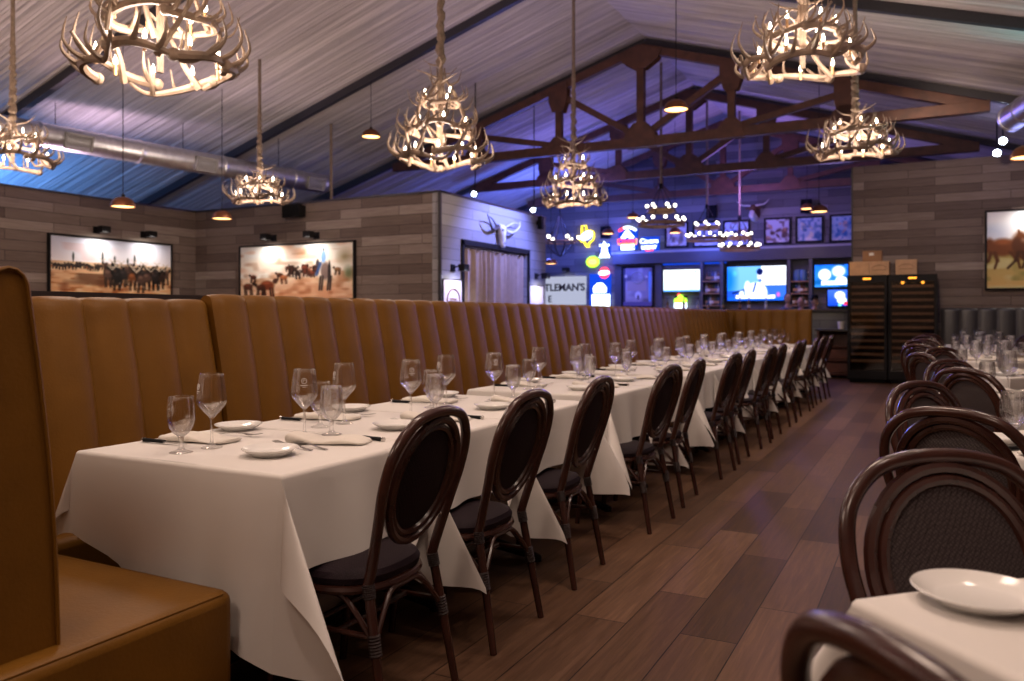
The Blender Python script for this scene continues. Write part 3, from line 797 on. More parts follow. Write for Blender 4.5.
# ================================================================== cloths
def cloth(a, b, ox, oy, z0, seed, ears=None, wave=.014, flare=.05):
    """a,b half sizes; ox = (neg, pos) drops; oy = ((neg at -x, neg at +x), (pos at -x, pos at +x))"""
    r2 = random.Random(seed); mb = MB(); rr = .014
    ai, bi = a - rr, b - rr
    nx, ny = 16, 18
    xs = [-ai + 2 * ai * i / nx for i in range(nx + 1)]; ys = [-bi + 2 * bi * i / ny for i in range(ny + 1)]
    mb.grid([[(x, y, z0 + .0012 * math.sin(x * 9 + seed) * math.sin(y * 7)) for y in ys] for x in xs])
    K = [0, .008, .016, .022] ; fr = [k for k in range(9)]
    def steps(Lm):
        return K + [.022 + (Lm - .022) * (k / 8) for k in range(1, 9)]
    def fall(r):
        al = min(r / rr, PI / 2); s = max(0, r - rr * PI / 2)
        return rr * math.sin(al), rr * (1 - math.cos(al)), s
    def flap(ax, sg, n, arr, half, base, lens):
        P = []; ph = r2.random() * 6; k1 = r2.uniform(1.4, 2.4)
        for i, w in enumerate(arr):
            q = (w / half + 1) / 2; Lm = lens[0] + (lens[1] - lens[0]) * q; row = []
            win = math.sin(PI * q)
            for r in steps(Lm):
                h, dz, s = fall(r)
                o = base + h + flare * s + wave * win * (s / max(Lm, .05)) * (math.sin(k1 * 2 * PI * q + ph) + .3) * (Lm / .4)
                row.append((sg * o, w, z0 - dz - s) if ax == 0 else (w, sg * o, z0 - dz - s))
            P.append(row)
        mb.grid(P)
    flap(0, 1, ny, ys, bi, ai, (ox[1], ox[1])); flap(0, -1, ny, ys, bi, ai, (ox[0], ox[0]))
    flap(1, 1, nx, xs, ai, bi, oy[1]); flap(1, -1, nx, xs, ai, bi, oy[0])
    for sx in (-1, 1):
        for sy in (-1, 1):
            LX = ox[1] if sx > 0 else ox[0]; t_ = oy[1] if sy > 0 else oy[0]; LY = t_[1] if sx > 0 else t_[0]
            c1, c2 = (ears or {}).get((sx, sy), (r2.uniform(.75, 1.1), None)); c2 = 1.8 - c1 if c2 is None else c2
            nt = 20; P = []
            for i in range(nt + 1):
                t = i / nt; phi = t * PI / 2
                Rm = min(LX / max(math.cos(phi), 1e-6), LY / max(math.sin(phi), 1e-6))
                row = []
                for r in steps(Rm):
                    h, dz, s = fall(r); X = h + flare * s
                    p0 = (X, 0); p1 = (X, c1 * s + .55 * h); p2 = (c2 * s + .55 * h, X); p3 = (0, X)
                    w0, w1, w2, w3 = (1-t)**3, 3*t*(1-t)**2, 3*t*t*(1-t), t**3
                    bx = w0*p0[0] + w1*p1[0] + w2*p2[0] + w3*p3[0]; byy = w0*p0[1] + w1*p1[1] + w2*p2[1] + w3*p3[1]
                    hz = math.hypot(bx, byy) - h if s > 0 else 0
                    zz = math.sqrt(max(s*s - hz*hz, (.3*s)**2))
                    row.append((sx * (ai + bx), sy * (bi + byy), z0 - dz - zz))
                P.append(row)
            mb.grid(P)
    return mb
ZT = .795
def table(name_lab, c, a, b, rz, group):
    t = thing('dining_table', name_lab, 'table', (c[0], c[1], 0), rz, group)
    MB().box(-a + .012, a - .012, -b + .012, b - .012, ZT - .035, ZT - .002).obj('tabletop', M['cap'], t, smooth=False)
    MB().tube([(0,0,.05), (0,0,ZT - .035)], .038, 16).obj('pedestal', M['blackmetal'], t)
    for k in range(4):
        an = k * PI / 2 + PI / 4 * 0
        d = Vector((math.cos(an), math.sin(an), 0)) * min(a, b) * (.86)
        MB().tube([Vector((0,0,.075)), d * .5 + Vector((0,0,.055)), d + Vector((0,0,.022))], [.034, .028, .02], 10).obj('base_foot', M['blackmetal'], t)
        MB().lathe([(0, 0), (.024, 0), (.026, .02), (.018, .035), (0, .036)], 12, c=d).obj('base_foot', M['blackmetal'], t)
    return t

# ================================================================== tableware
WPROF = [(.0365, .0), (.0375, .0025), (.03, .005), (.015, .010), (.0065, .02), (.0048, .04), (.0046, .085), (.006, .098), (.011, .106), (.026, .122), (.044, .142), (.0515, .155), (.0525, .160), (.0515, .168), (.0485, .195), (.0445, .225), (.041, .252), (.0405, .253)]
GPROF = [(.039, .0), (.040, .0025), (.03, .005), (.014, .011), (.0085, .02), (.0075, .035), (.0095, .05), (.014, .057), (.027, .068), (.0385, .085), (.045, .105), (.0465, .122), (.0455, .145), (.043, .175), (.0415, .190), (.041, .191)]
def glass(name, prof, cat, emblem=False):
    t = thing(name, '', cat)
    nb = [i for i, p in enumerate(prof) if p[1] > (.104 if len(prof) == 18 else .047)][0]
    MB().lathe([(0, .0)] + prof[:nb + 1] + [(0.0, prof[nb][1] + .0005)], 20).obj('stem', M['glass'], t)
    MB().lathe([(0, prof[nb][1] + .0007)] + [(prof[nb][0], prof[nb][1] + .0007)] + prof[nb + 1:] + [(r - .0011, z) for r, z in reversed(prof[nb + 1:-1])] + [(prof[nb][0] * .6, prof[nb][1] + .006), (0, prof[nb][1] + .005)], 28).obj('bowl', M['glass'], t)
    if emblem:
        mb = MB()
        def on(a, z):
            r_ = np.interp(z, [p[1] for p in prof], [p[0] for p in prof]) + .0006; return (r_ * math.cos(a), r_ * math.sin(a), z)
        mb.tube([on(.21 * math.cos(k * PI / 10), .226 + .0105 * math.sin(k * PI / 10)) for k in range(20)], .0009, 5, closed=True)
        mb.tube([on(.09 * math.cos(k * PI / 5) , .226 + .005 * math.sin(k * PI / 5)) for k in range(8)], .0009, 5)
        mb.tube([on(-.28 + .056 * k, .209) for k in range(11)], .0011, 5); mb.tube([on(-.14 + .04 * k, .202) for k in range(8)], .0009, 5)
        mb.obj('etched_emblem', M['card'], t)
    return t
WPROF = [(r * 1.03, z * 1.075) for r, z in WPROF]; GPROF = [(r * 1.02, z * 1.04) for r, z in GPROF]
WG, WGE, GG = Proto(glass('wine_glass', WPROF, 'wine glass')), Proto(glass('wine_glass', WPROF, 'wine glass', True)), Proto(glass('water_goblet', GPROF, 'water glass'))
def plate(r):
    return tag(MB().lathe([(0, .004), (.5*r, .004), (.56*r, .0), (.62*r, .0), (.66*r, .005), (.86*r, .016), (.985*r, .0235), (r, .0255), (.985*r, .0275), (.86*r, .0205), (.68*r, .0105), (.6*r, .009), (0, .0085)], 40).obj('bread_plate', M['china']), 'x', 'plate')
PL = Proto(plate(.098)); PLB = Proto(plate(.104))
def napkin(Ln, seed):
    r2 = random.Random(seed); rows = []
    for i in range(25):
        q = i / 24; w = .058 + .012 * math.sin(q * 2.2 + .4); hgt = .015 * (1 - .45 * q) + .004 * math.sin(q * 9 + seed)
        f = min(1, q * 14 + .7, (1 - q) * 20 + .6); row = []
        for k in range(20):
            a = 2 * PI * k / 20; c, s = math.cos(a), math.sin(a)
            x = w * f * abs(c) ** .6 * (1 if c > 0 else -1); z = hgt * f * abs(s) ** .8 * (1 if s > 0 else -1) * (1 + .22 * math.sin(x * 90 + q * 4))
            row.append((-Ln/2 + Ln * q, x + .008 * math.sin(q * 5 + seed), max(0, hgt + z)))
        row.append(row[0]); rows.append(row)
    mb = MB(); mb.grid(rows); mb.add(rows[0][:-1], [tuple(range(20))]); mb.add(rows[-1][:-1], [tuple(range(20))])
    # folded hem lines
    return tag(mb.obj('napkin', M['napkin'], ang=70), 'x', 'napkin')
NP = [Proto(napkin(.32, 1)), Proto(napkin(.31, 4))]
def knife():
    t = thing('steak_knife', '', 'knife')
    MB().prism([(0, -.009), (.10, -.0085), (.12, -.002), (.115, .003), (0, .006)], lambda a, b_, d: (a, b_, .006 + d), .0018).obj('blade', M['cutlery'], t)
    rows = []
    for q, w, h_ in ((0, .0075, .006), (.15, .0085, .0075), (.5, .008, .007), (.85, .010, .008), (1, .007, .006)):
        row = [(-.115 * q, w * math.cos(k*PI/6), .0082 + h_ * math.sin(k*PI/6)) for k in range(12)]; row.append(row[0]); rows.append(row)
    mb = MB(); mb.grid(rows); mb.add(rows[-1][:-1], [tuple(range(12))]); mb.obj('handle', M['black'], t)
    MB().tube([(-.117, 0, .0085), (-.108, 0, .0085)], .009, 10).obj('butt_cap', M['steel'], t)
    return t
KN = Proto(knife())
def fork():
    mb = MB(); pts = [(-.10, .0055, .0025), (-.06, .005, .004), (0, .0028, .012), (.035, .0035, .010), (.05, .011, .007), (.062, .0125, .006)]
    rows = []
    for x, w, z in pts: rows.append([(x, -w, z), (x, w, z), (x, w, z + .002), (x, -w, z + .002), (x, -w, z)])
    mb.grid(rows); mb.add(rows[0][:-1], [(0,1,2,3)])
    for k in range(4):
        y = -.0105 + .007 * k
        mb.bar((.06, y, .007), (.102, y * .95, .0135), .0032, .0018)
    mb.v = [(p[0] * 1.18, p[1] * 1.15, p[2]) for p in mb.v]
    return tag(mb.obj('fork', M['cutlery'], smooth=False), 'x', 'fork')
FK = Proto(fork())
def tent():
    t = thing('table_card', '', 'card')
    MB().box(-.045, .045, -.03, .03, 0, .018).obj('card_holder', M['black'], t, smooth=False)
    MB().box(-.05, .05, -.002, .002, .012, .185).obj('card', M['card'], t, smooth=False)
    return t
TC = Proto(tent())
CZ = ZT + .0015

# ================================================================== row along the banquette
CH = Proto(make_chair(False))
starts = [1.85, 2.60, 3.35, 4.60, 5.41, 6.47, 7.26, 8.20, 8.98, 9.97, 10.74, 11.72, 12.52, 13.30]
ends =   [2.59, 3.34, 4.28, 5.40, 6.18, 7.25, 8.02, 8.97, 9.74, 10.73, 11.49, 12.51, 13.29, 14.08]
chy =    [2.20, 2.89, 3.69, 4.81, 5.52, 6.60, 7.31, 8.23, 8.92, 9.98, 10.62, 11.70, 12.55, 13.45]
TXC, TA = -2.245, .495
for i, (s, e, cy) in enumerate(zip(starts, ends, chy)):
    o_ = ORD[i]; tb = o_ + ' table along the tan banquette'
    yc, bh = (s + e) / 2, (e - s) / 2
    table('dark pedestal table under a white cloth, the ' + tb, (TXC, yc), TA, bh, 0, 'tables along the banquette')
    first = i in (0, 3, 5, 7, 9, 11); last = i in (2, 4, 6, 8, 10, 13)
    near = (.30, .60) if i == 0 else ((.26, .50) if first else (.10, .30))
    far = (.28, .54) if last else (.12, .56)
    r2 = random.Random(i + 20)
    ears = {(1, -1): (.55, 1.15) if i == 0 else ((r2.uniform(.75, 1.0), None) if first else (.9, .35)), (1, 1): (.22, 1.0) if not last else (r2.uniform(.75, 1.0), None), (-1, -1): (.5, .5), (-1, 1): (.5, .5)}
    c = cloth(TA, bh, (.22, .305 + r2.uniform(-.01, .015)), (near, far), CZ, 30 + i, ears, .03 if i == 0 else .034).obj('tablecloth', M['cloth'], ang=75)
    c.location = (TXC, yc, 0)
    tag(c, 'white tablecloth draped over the ' + tb, 'tablecloth', 'white cloths along the banquette')
    CH.put((-1.752 + r2.uniform(-.015, .02), cy, 0), R(90 + r2.uniform(-3, 3)), 'mahogany oval-back chair with dark seat tucked at the ' + tb, 'oval-back chairs along the aisle')
    if i == 0: pass
    yc = yc if i else 2.22
    near_ = i < 7
    j = lambda k=.012: r2.uniform(-k, k) if i else 0
    wg = WGE if i < 5 else WG
    def put(P, x, dy, rz, lb, grp, z=CZ + .001): return P.put((x + j(), yc + dy + j(), z), R(rz), lb, grp)
    put(wg, -2.237, .27, -75 + 25, 'tall clear wine glass, aisle setting, ' + tb, 'wine glasses on the banquette tables')
    put(GG, -2.175, .36, 0, 'short stemmed water goblet, aisle setting, ' + tb, 'water goblets on the banquette tables')
    put(wg, -2.347, -.10, 245, 'tall clear wine glass, wall setting, ' + tb, 'wine glasses on the banquette tables')
    put(GG, -2.36, -.225, 0, 'short stemmed water goblet, wall setting, ' + tb, 'water goblets on the banquette tables')
    put(NP[0], -2.05, .195, 20, 'folded cream napkin, aisle setting, ' + tb, 'napkins on the banquette tables')
    put(NP[1], -2.52, .0, 5, 'folded cream napkin, wall setting, ' + tb, 'napkins on the banquette tables')
    put(PL, -2.045, -.115, 0, 'small white bread plate, aisle setting, ' + tb, 'bread plates on the banquette tables')
    put(PL, -2.62, .29, 0, 'small white bread plate, wall setting, ' + tb, 'bread plates on the banquette tables')
    put(KN, -1.99, .325, 172, 'black-handled steak knife, aisle setting, ' + tb, 'steak knives on the banquette tables')
    put(KN, -2.58, -.115, 2, 'black-handled steak knife, wall setting, ' + tb, 'steak knives on the banquette tables')
    if i < 9:
        put(FK, -2.09, .045, 166, 'steel fork nearer the bread plate, aisle setting, ' + tb, 'forks on the banquette tables')
        put(FK, -2.05, .085, 163, 'steel fork beside the napkin, aisle setting, ' + tb, 'forks on the banquette tables')
        put(FK, -2.5, .16, 10, 'steel fork by the napkin, wall setting, ' + tb, 'forks on the banquette tables')
    if i in (4, 8, 11):
        TC.put((-2.42, yc + .14, CZ), R(80 if i == 4 else 40), 'upright white table card in black holder, ' + tb, 'table cards')
# ================================================================== diamond-set tables across the aisle
CM = Proto(make_chair(True))
right = [(.475, 1.50), (.58, 3.57), (.60, 5.76), (.52, 8.0), (.52, 10.3), (.55, 12.6), (.6, 14.6)]
HB = .43
rot = {0: {'sw': ((-.05, .785), -50), 'nw': ((-.005, 2.04), -150)}, 1: {'sw': ((.03, 2.93), -22), 'nw': ((-.09, 4.12), -128)},
       2: {'sw': ((.125, 5.25), -40), 'nw': ((.06, 6.27), -135)}, 3: {'sw': ((-.13, 7.27), -55), 'nw': ((.03, 8.75), -140)}}
for i, (cx, cy) in enumerate(right):
    tb = (ORD[i] if i < 6 else 'farthest') + ' table across the aisle'
    table('dark pedestal table turned cornerwise, the ' + tb, (cx, cy), HB, HB, PI / 4, 'cornerwise tables across the aisle')
    c = cloth(HB, HB, (.33, .33), ((.33, .33), (.33, .33)), CZ, 60 + i, None, flare=.04).obj('tablecloth', M['cloth'], ang=75)
    c.location = (cx, cy, 0); c.rotation_euler = (0, 0, PI / 4)
    tag(c, 'white tablecloth hanging in points over the ' + tb, 'tablecloth', 'white cloths across the aisle')
    q = HB + .22
    dirs = {'sw': (-.7071, -.7071), 'nw': (-.7071, .7071), 'ne': (.7071, .7071), 'se': (.7071, -.7071)}
    for sd, (dx, dy) in dirs.items():
        where = {'sw': 'near aisle corner', 'nw': 'far aisle corner', 'ne': 'far wall corner', 'se': 'near wall corner'}[sd]
        if sd in ('sw', 'nw') or i >= 5:
            if i in rot and sd in rot[i]:
                (tx, ty), a = rot[i][sd]; a = R(a)      # measured position of the top of the back
                x = tx + math.cos(a + PI/2) * .36; y = ty + math.sin(a + PI/2) * .36
            else:
                r2 = random.Random(i * 7 + len(sd) + ord(sd[0])); a = math.atan2(-dy, -dx) - PI / 2 + R(r2.uniform(-12, 12)); x = cx + dx * (q + .03); y = cy + dy * (q + .03)
            CM.put((x, y, 0), a, 'mahogany oval-back chair with mesh back, %s of the %s' % (where, tb), 'mesh-back chairs across the aisle')
        if i == 0: continue
        tx, ty = -dy, dx                                # to the guest's left when facing the table centre
        def P(n_, t_): return (cx + dx * n_ + tx * t_, cy + dy * n_ + ty * t_, CZ + .001)
        ang = math.atan2(dy, dx)
        WG.put(P(.13, -.16), 0, 'tall clear wine glass, %s of the %s' % (where, tb), 'wine glasses across the aisle')
        GG.put(P(.20, -.245), 0, 'short stemmed water goblet, %s of the %s' % (where, tb), 'water goblets across the aisle')
        NP[0].put(P(.26, 0), ang + R(8), 'folded cream napkin, %s of the %s' % (where, tb), 'napkins across the aisle')
        KN.put(P(.27, -.12), ang + PI, 'black-handled steak knife, %s of the %s' % (where, tb), 'steak knives across the aisle')
        FK.put(P(.27, .12), ang + PI, 'steel fork beside the napkin, %s of the %s' % (where, tb), 'forks across the aisle')
        PL.put(P(.27, .245), 0, 'small white bread plate, %s of the %s' % (where, tb), 'bread plates across the aisle')
    if i == 5:
        TC.put((cx + .05, cy + .05, CZ), R(25), 'upright white table card before the charcoal banquette', 'table cards')
PLB.put((.065, 1.565, CZ + .001), 0, 'larger white bread plate alone on the nearest table across the aisle')
# ================================================================== wall art
def frame_rect(parent, fn, w, h, t, d, mat):
    """fn(u along, v up, depth out) -> point ; frame of bar width t"""
    for (u0, u1, v0, v1) in ((-w/2 - t, w/2 + t, h/2, h/2 + t), (-w/2 - t, w/2 + t, -h/2 - t, -h/2), (-w/2 - t, -w/2, -h/2, h/2), (w/2, w/2 + t, -h/2, h/2)):
        yield (u0, u1, v0, v1)
def picture(name, label, cat, c, right, out_, w, h, canvas, t=.04, d=.05, mat='blackmetal', scr='paint', group=None, pname='canvas'):
    """c centre on the wall, right = viewer's right, out_ = away from the wall"""
    c = Vector(c); right = Vector(right); out_ = Vector(out_); up = Vector((0,0,1))
    o = thing(name, label, cat, c, 0, group)
    mb = MB()
    for (u0, u1, v0, v1) in frame_rect(o, None, w, h, t, d, None):
        mb.prism([(u0, v0), (u1, v0), (u1, v1), (u0, v1)], lambda a, b_, dd: right * a + up * b_ + out_ * (.004 + dd), d)
    mb.prism([(-w/2 - t*.5, -h/2 - t*.5), (w/2 + t*.5, -h/2 - t*.5), (w/2 + t*.5, h/2 + t*.5), (-w/2 - t*.5, h/2 + t*.5)], lambda a, b_, dd: right * a + up * b_ + out_ * (.004 + dd), .01)
    mb.obj('frame' if cat != 'television' else 'bezel', M[mat], o, smooth=False)
    canvas.obj(pname, M[scr], lambda u, v: right * ((u - .5) * w) + up * ((.5 - v) * h) + out_ * (d * .72), o)
    return o
def beast(cv, x, y, s, col, r2, face=1, horns=True, tall=1.0):
    k_ = cv.w / cv.h * tall
    cv.ell(x, y, s, s * .62 * k_, col, .35); dk = tuple(k * .55 for k in col)
    cv.ell(x + face * s * .95, y - s * .45 * k_, s * .36, s * .36 * k_, dk, .4)
    for q in (-.6, -.3, .35, .65): cv.seg(x + q * s, y + s * .35 * k_, x + q * s + .1 * s * face, y + s * 1.25 * k_, s * .13, dk)
    cv.ell(x - .1 * s, y - s * .25 * k_, s * .6, s * .2 * k_, tuple(min(1, k * 1.5 + .05) for k in col), .6, k=.6)
    if horns:
        cv.seg(x + face * s * .95, y - s * .7 * k_, x + face * s * .95 - s * .8, y - s * 1.05 * k_, s * .08, (.75, .68, .6)); cv.seg(x + face * s * .95, y - s * .7 * k_, x + face * s * .95 + s * .8, y - s * 1.05 * k_, s * .08, (.75, .68, .6))
# cattle herd on a dry plain
r2 = random.Random(5)
cv = Canvas(200, 84, 2)
cv.grad((.80, .83, .92), (.93, .90, .92), 0, .42); cv.mottle((.98, .97, .99), 6, 4, .8, 0, .42, .45); cv.mottle((.80, .62, .62), 7, 6, .35, .1, .42, .55)
cv.grad((.86, .70, .56), (.84, .62, .42), .40, 1); cv.mottle((.90, .78, .62), 14, 22, .9, .40, 1, .5); cv.mottle((.62, .34, .16), 18, 26, .8, .46, 1, .58); cv.mottle((.45, .22, .12), 10, 14, .6, .62, 1, .62)
for x, h in ((.17, .10), (.40, .13), (.50, .09), (.61, .07), (.67, .12)):
    cv.ell(x, .40 - h * .8, .012, h * .9, (.22, .26, .26), .6); cv.seg(x, .42, x, .3, .004, (.2, .18, .17))
for k in range(16): beast(cv, .03 + .024 * k + r2.uniform(-.008, .008), .46 + r2.uniform(-.02, .03), .022, (.20, .16, .15), r2, r2.choice((-1, 1)), False)
cv.mottle((.30, .18, .12), 8, 8, .7, .60, .85, .55)
for k in range(26):
    q = k / 25; beast(cv, .43 + .54 * ((k * .382) % 1), .45 + .20 * q + r2.uniform(-.02, .02), .030 + .014 * q, r2.choice(((.14,.12,.12), (.10,.09,.09), (.20,.14,.12), (.42,.24,.14), (.30,.22,.19))), r2, r2.choice((-1, 1)), True, 1.75)
for k in range(9): cv.ell(.50 + .4 * r2.random(), .68 + .15 * r2.random(), .008, .03, (.68, .62, .58), .6, k=.7)
pa, pb = at_x(48.5, 238, WX), at_x(169, 244, WX)
zt_, zb_ = 2.60, 1.60
picture('painting', 'long cattle herd painting on a dry plain in a thin black frame', 'painting', (WX, (pa.y + pb.y) / 2, (zt_ + zb_) / 2), (0,1,0), (1,0,0), pb.y - pa.y, zt_ - zb_, cv, .03, .06)
PL1 = [(WX, pa.y + (pb.y - pa.y) * q, zt_ + .16, (1,0,0)) for q in (.36, .76)]
# drovers on a dirt trail
cv = Canvas(200, 90, 8)
cv.grad((.98, .95, .90), (.93, .78, .64), 0, 1); cv.mottle((1, 1, .98), 4, 3, 1, 0, .6, .3); cv.mottle((.88, .62, .45), 9, 9, .6, 0, .7, .58); cv.mottle((.62, .40, .25), 14, 12, .5, .1, .8, .62)
cv.ell(.93, .25, .09, .2, (.55, .50, .34), 1.0, k=.8); cv.ell(.96, .55, .06, .18, (.34, .42, .28), .8, k=.8); cv.mottle((.62, .42, .28), 20, 9, .5, .5, .8, .5)
cv.ell(.60, 1.05, .50, .42, (.86, .64, .50), .35); cv.mottle((.95, .82, .68), 12, 16, .8, .6, 1, .55); cv.mottle((.62, .32, .18), 16, 18, .5, .6, 1, .6)
for k in range(18):
    x = .42 + .28 * r2.random(); beast(cv, x, .40 + .14 * r2.random(), .022 + .012 * r2.random(), r2.choice(((.40,.20,.14), (.30,.16,.11), (.52,.30,.22), (.22,.13,.10))), r2, r2.choice((-1, 1)), False)
beast(cv, .365, .55, .035, (.28, .16, .10), r2, -1, False); beast(cv, .40, .60, .04, (.62, .36, .22), r2, 1, False); beast(cv, .87, .48, .034, (.50, .36, .24), r2, -1, False)
beast(cv, .12, .58, .035, (.30, .16, .10), r2, -1, False); beast(cv, .07, .76, .055, (.34, .18, .12), r2, 1, False); beast(cv, .25, .74, .078, (.45, .22, .13), r2, 1, False); beast(cv, .19, .78, .05, (.26, .14, .09), r2, -1, False)
cv.ell(.765, .50, .045, .19, (.50, .42, .40), .3); cv.ell(.80, .52, .016, .24, (.16, .13, .13), .4)
for x in (.715, .735, .785, .805): cv.seg(x + .01, .6, x, .84, .009, (.20, .16, .16))
cv.ell(.70, .36, .02, .10, (.28, .24, .24), .4); cv.ell(.75, .24, .026, .13, (.50, .66, .90), .3); cv.ell(.752, .11, .011, .035, (.30, .22, .18), .4); cv.ell(.75, .085, .018, .02, (.55, .75, .85), .4); cv.seg(.725, .36, .69, .56, .014, (.22, .32, .52))
pa, pb = at_y(242.5, 247, WY), at_y(355, 242, WY)
picture('painting', 'painting of a mounted rider in blue driving brown cattle along a trail', 'painting', ((pa.x + pb.x) / 2, WY, 2.075), (1,0,0), (0,-1,0), pb.x - pa.x, .97, cv, .03, .06)
PL1 += [(pa.x + (pb.x - pa.x) * q, WY, 2.57 + .14, (0,-1,0)) for q in (.30, .68)]
# running horses
cv = Canvas(120, 84, 4)
cv.grad((.72, .82, .93), (.90, .88, .92), 0, .5); cv.mottle((1, 1, 1), 3, 3, .9, 0, .5, .4); cv.grad((.62, .58, .34), (.84, .68, .42), .5, 1); cv.mottle((.80, .76, .55), 12, 14, .8, .5, 1); cv.mottle((.45, .48, .25), 14, 16, .6, .55, .9, .6)
for k in range(5):
    x = .12 + .21 * k; col = ((.44, .25, .14), (.34, .20, .13), (.62, .52, .42), (.40, .24, .15), (.28, .18, .13))[k]
    cv.ell(x, .47 + .02 * (k % 3), .13, .14, col, .35); cv.ell(x - .1, .45, .05, .13, col, .4); cv.seg(x + .08, .44, x + .13, .33, .042, col); cv.seg(x + .13, .31, x + .185, .36, .022, col); cv.seg(x + .125, .30, x + .12, .25, .010, col); cv.ell(x, .40, .09, .05, tuple(min(1, c * 1.5) for c in col), .7, k=.6)
    for q, e in ((-.09, -.17), (-.06, -.06), (.06, .13), (.09, .21)): cv.seg(x + q, .54, x + (q + e) / 2 + .02, .64, .017, tuple(c * .8 for c in col)); cv.seg(x + (q + e) / 2 + .02, .64, x + e, .74, .011, tuple(c * .7 for c in col))
p = at_y(985, 212, FY)
picture('painting', 'painting of running horses hung above the charcoal banquette', 'painting', (p.x + 1.08, FY, 2.51), (1,0,0), (0,-1,0), 2.1, 1.42, cv, .035, .06)
PL1 += [(p.x + 1.08 + q, FY, 3.36, (0,-1,0)) for q in (-.35, .5)]
# picture lights
cols = ['above the cattle herd painting, nearer one', 'above the cattle herd painting, farther one', 'above the mounted rider painting, beside its cattle side', 'above the mounted rider painting, over the rider', 'above the running horses painting, over the horses ahead', 'above the running horses painting, over the trailing end']
def pic_light(x, y, z, od, lb, en=26, sz=1.0, col=(1, .9, .8)):
    od = Vector(od); o = thing('picture_light', lb, 'picture light', (x, y, z), 0, None)
    sd = Vector((-od.y, od.x, 0))
    mb = MB(); mb.bar(od * .002, od * .02, .12, .12); mb.obj('wall_plate', M['blackmetal'], o, smooth=False)
    MB().tube([od * .01, od * .12 + Vector((0,0,.03)), od * .22 + Vector((0,0,.01))], .010, 8).obj('arm', M['blackmetal'], o)
    mb = MB(); mb.bar(od * .22 - sd * .08, od * .22 + sd * .08, .12, .11); mb.obj('lamp_head', M['blackmetal'], o, smooth=False)
    l = bpy.data.lights.new('picture_lamp', 'SPOT'); l.energy = en * 1.15; l.color = col; l.spot_size = R(150); l.spot_blend = 1; l.shadow_soft_size = .1
    lo = bpy.data.objects.new('picture_lamp', l); COL.objects.link(lo); lo.location = Vector((x, y, z - .07)) + od * .31
    lo.rotation_euler = (Vector((0, 0, -.62)) - od * .31).to_track_quat('-Z', 'Y').to_euler()
for q, lb in zip(PL1, cols): pic_light(*q, 'black picture light ' + lb)
# speaker on the board wall
def speaker(label, p, w, h, d, tilt=0, group=None):
    o = thing('loudspeaker', label, 'loudspeaker', p, 0, group)
    mb = MB(); mb.prism([(-w/2, -h/2), (w/2, -h/2), (w/2, h/2), (-w/2, h/2)], lambda a, b_, dd: (a * (1 - .25 * dd / d), -dd * -1 - d, b_ * (1 - .2 * dd / d)), d)
    c = mb.obj('cabinet', M['black'], o, smooth=False, bevel=.01)
    MB().prism([(-w*.46, -h*.45), (w*.46, -h*.45), (w*.46, h*.45), (-w*.46, h*.45)], lambda a, b_, dd: (a, -d - .004 - dd, b_), .006).obj('grille', M['grillecloth'], o, smooth=False)
    MB().bar((0, -d * .3, 0), (0, .0, 0), .05, .05).obj('bracket', M['blackmetal'], o, smooth=False)
    return o
q = at_y(299, 212, WY); speaker('black loudspeaker on top of the board wall beside an antler chandelier', (q.x, WY - .0, q.z), .42, .24, .22)
# ---------------------------------------------------------------- doorway wall
b = MB(); P = []
n = 150; ya, yb = dl.y + .03, dr.y - .03
for i in range(n + 1):
    q = i / n; y = ya + (yb - ya) * q; row = []
    for k in range(15):
        f = k / 14; z = DZ - .05 - (DZ - .08) * f
        amp = .055 + .03 * f; w = amp * math.sin(q * 2 * PI * 13 + .9 * math.sin(q * 17)) + .018 * math.sin(q * 2 * PI * 31 + f * 2)
        row.append((WD + .0 - .07 + w, y, z))
    P.append(row)
t = thing('curtain', 'beige pleated curtain filling the doorway under the steer skull', 'curtain', (0,0,0))
b.grid(P); b.obj('drape', M['curtain'], t)
MB().tube([(WD - .07, dl.y - .0, DZ - .04), (WD - .07, dr.y + .0, DZ - .04)], .02, 10).obj('curtain_rod', M['steel'], t)
for k in range(14):
    y = dl.y + .1 + (dr.y - dl.y - .2) * k / 13
    MB().tube([(WD - .07 + .035 * math.cos(a * PI / 6), y, DZ - .04 + .035 * math.sin(a * PI / 6)) for a in range(12)], .005, 5, closed=True).obj('curtain_ring', M['steel'], t)
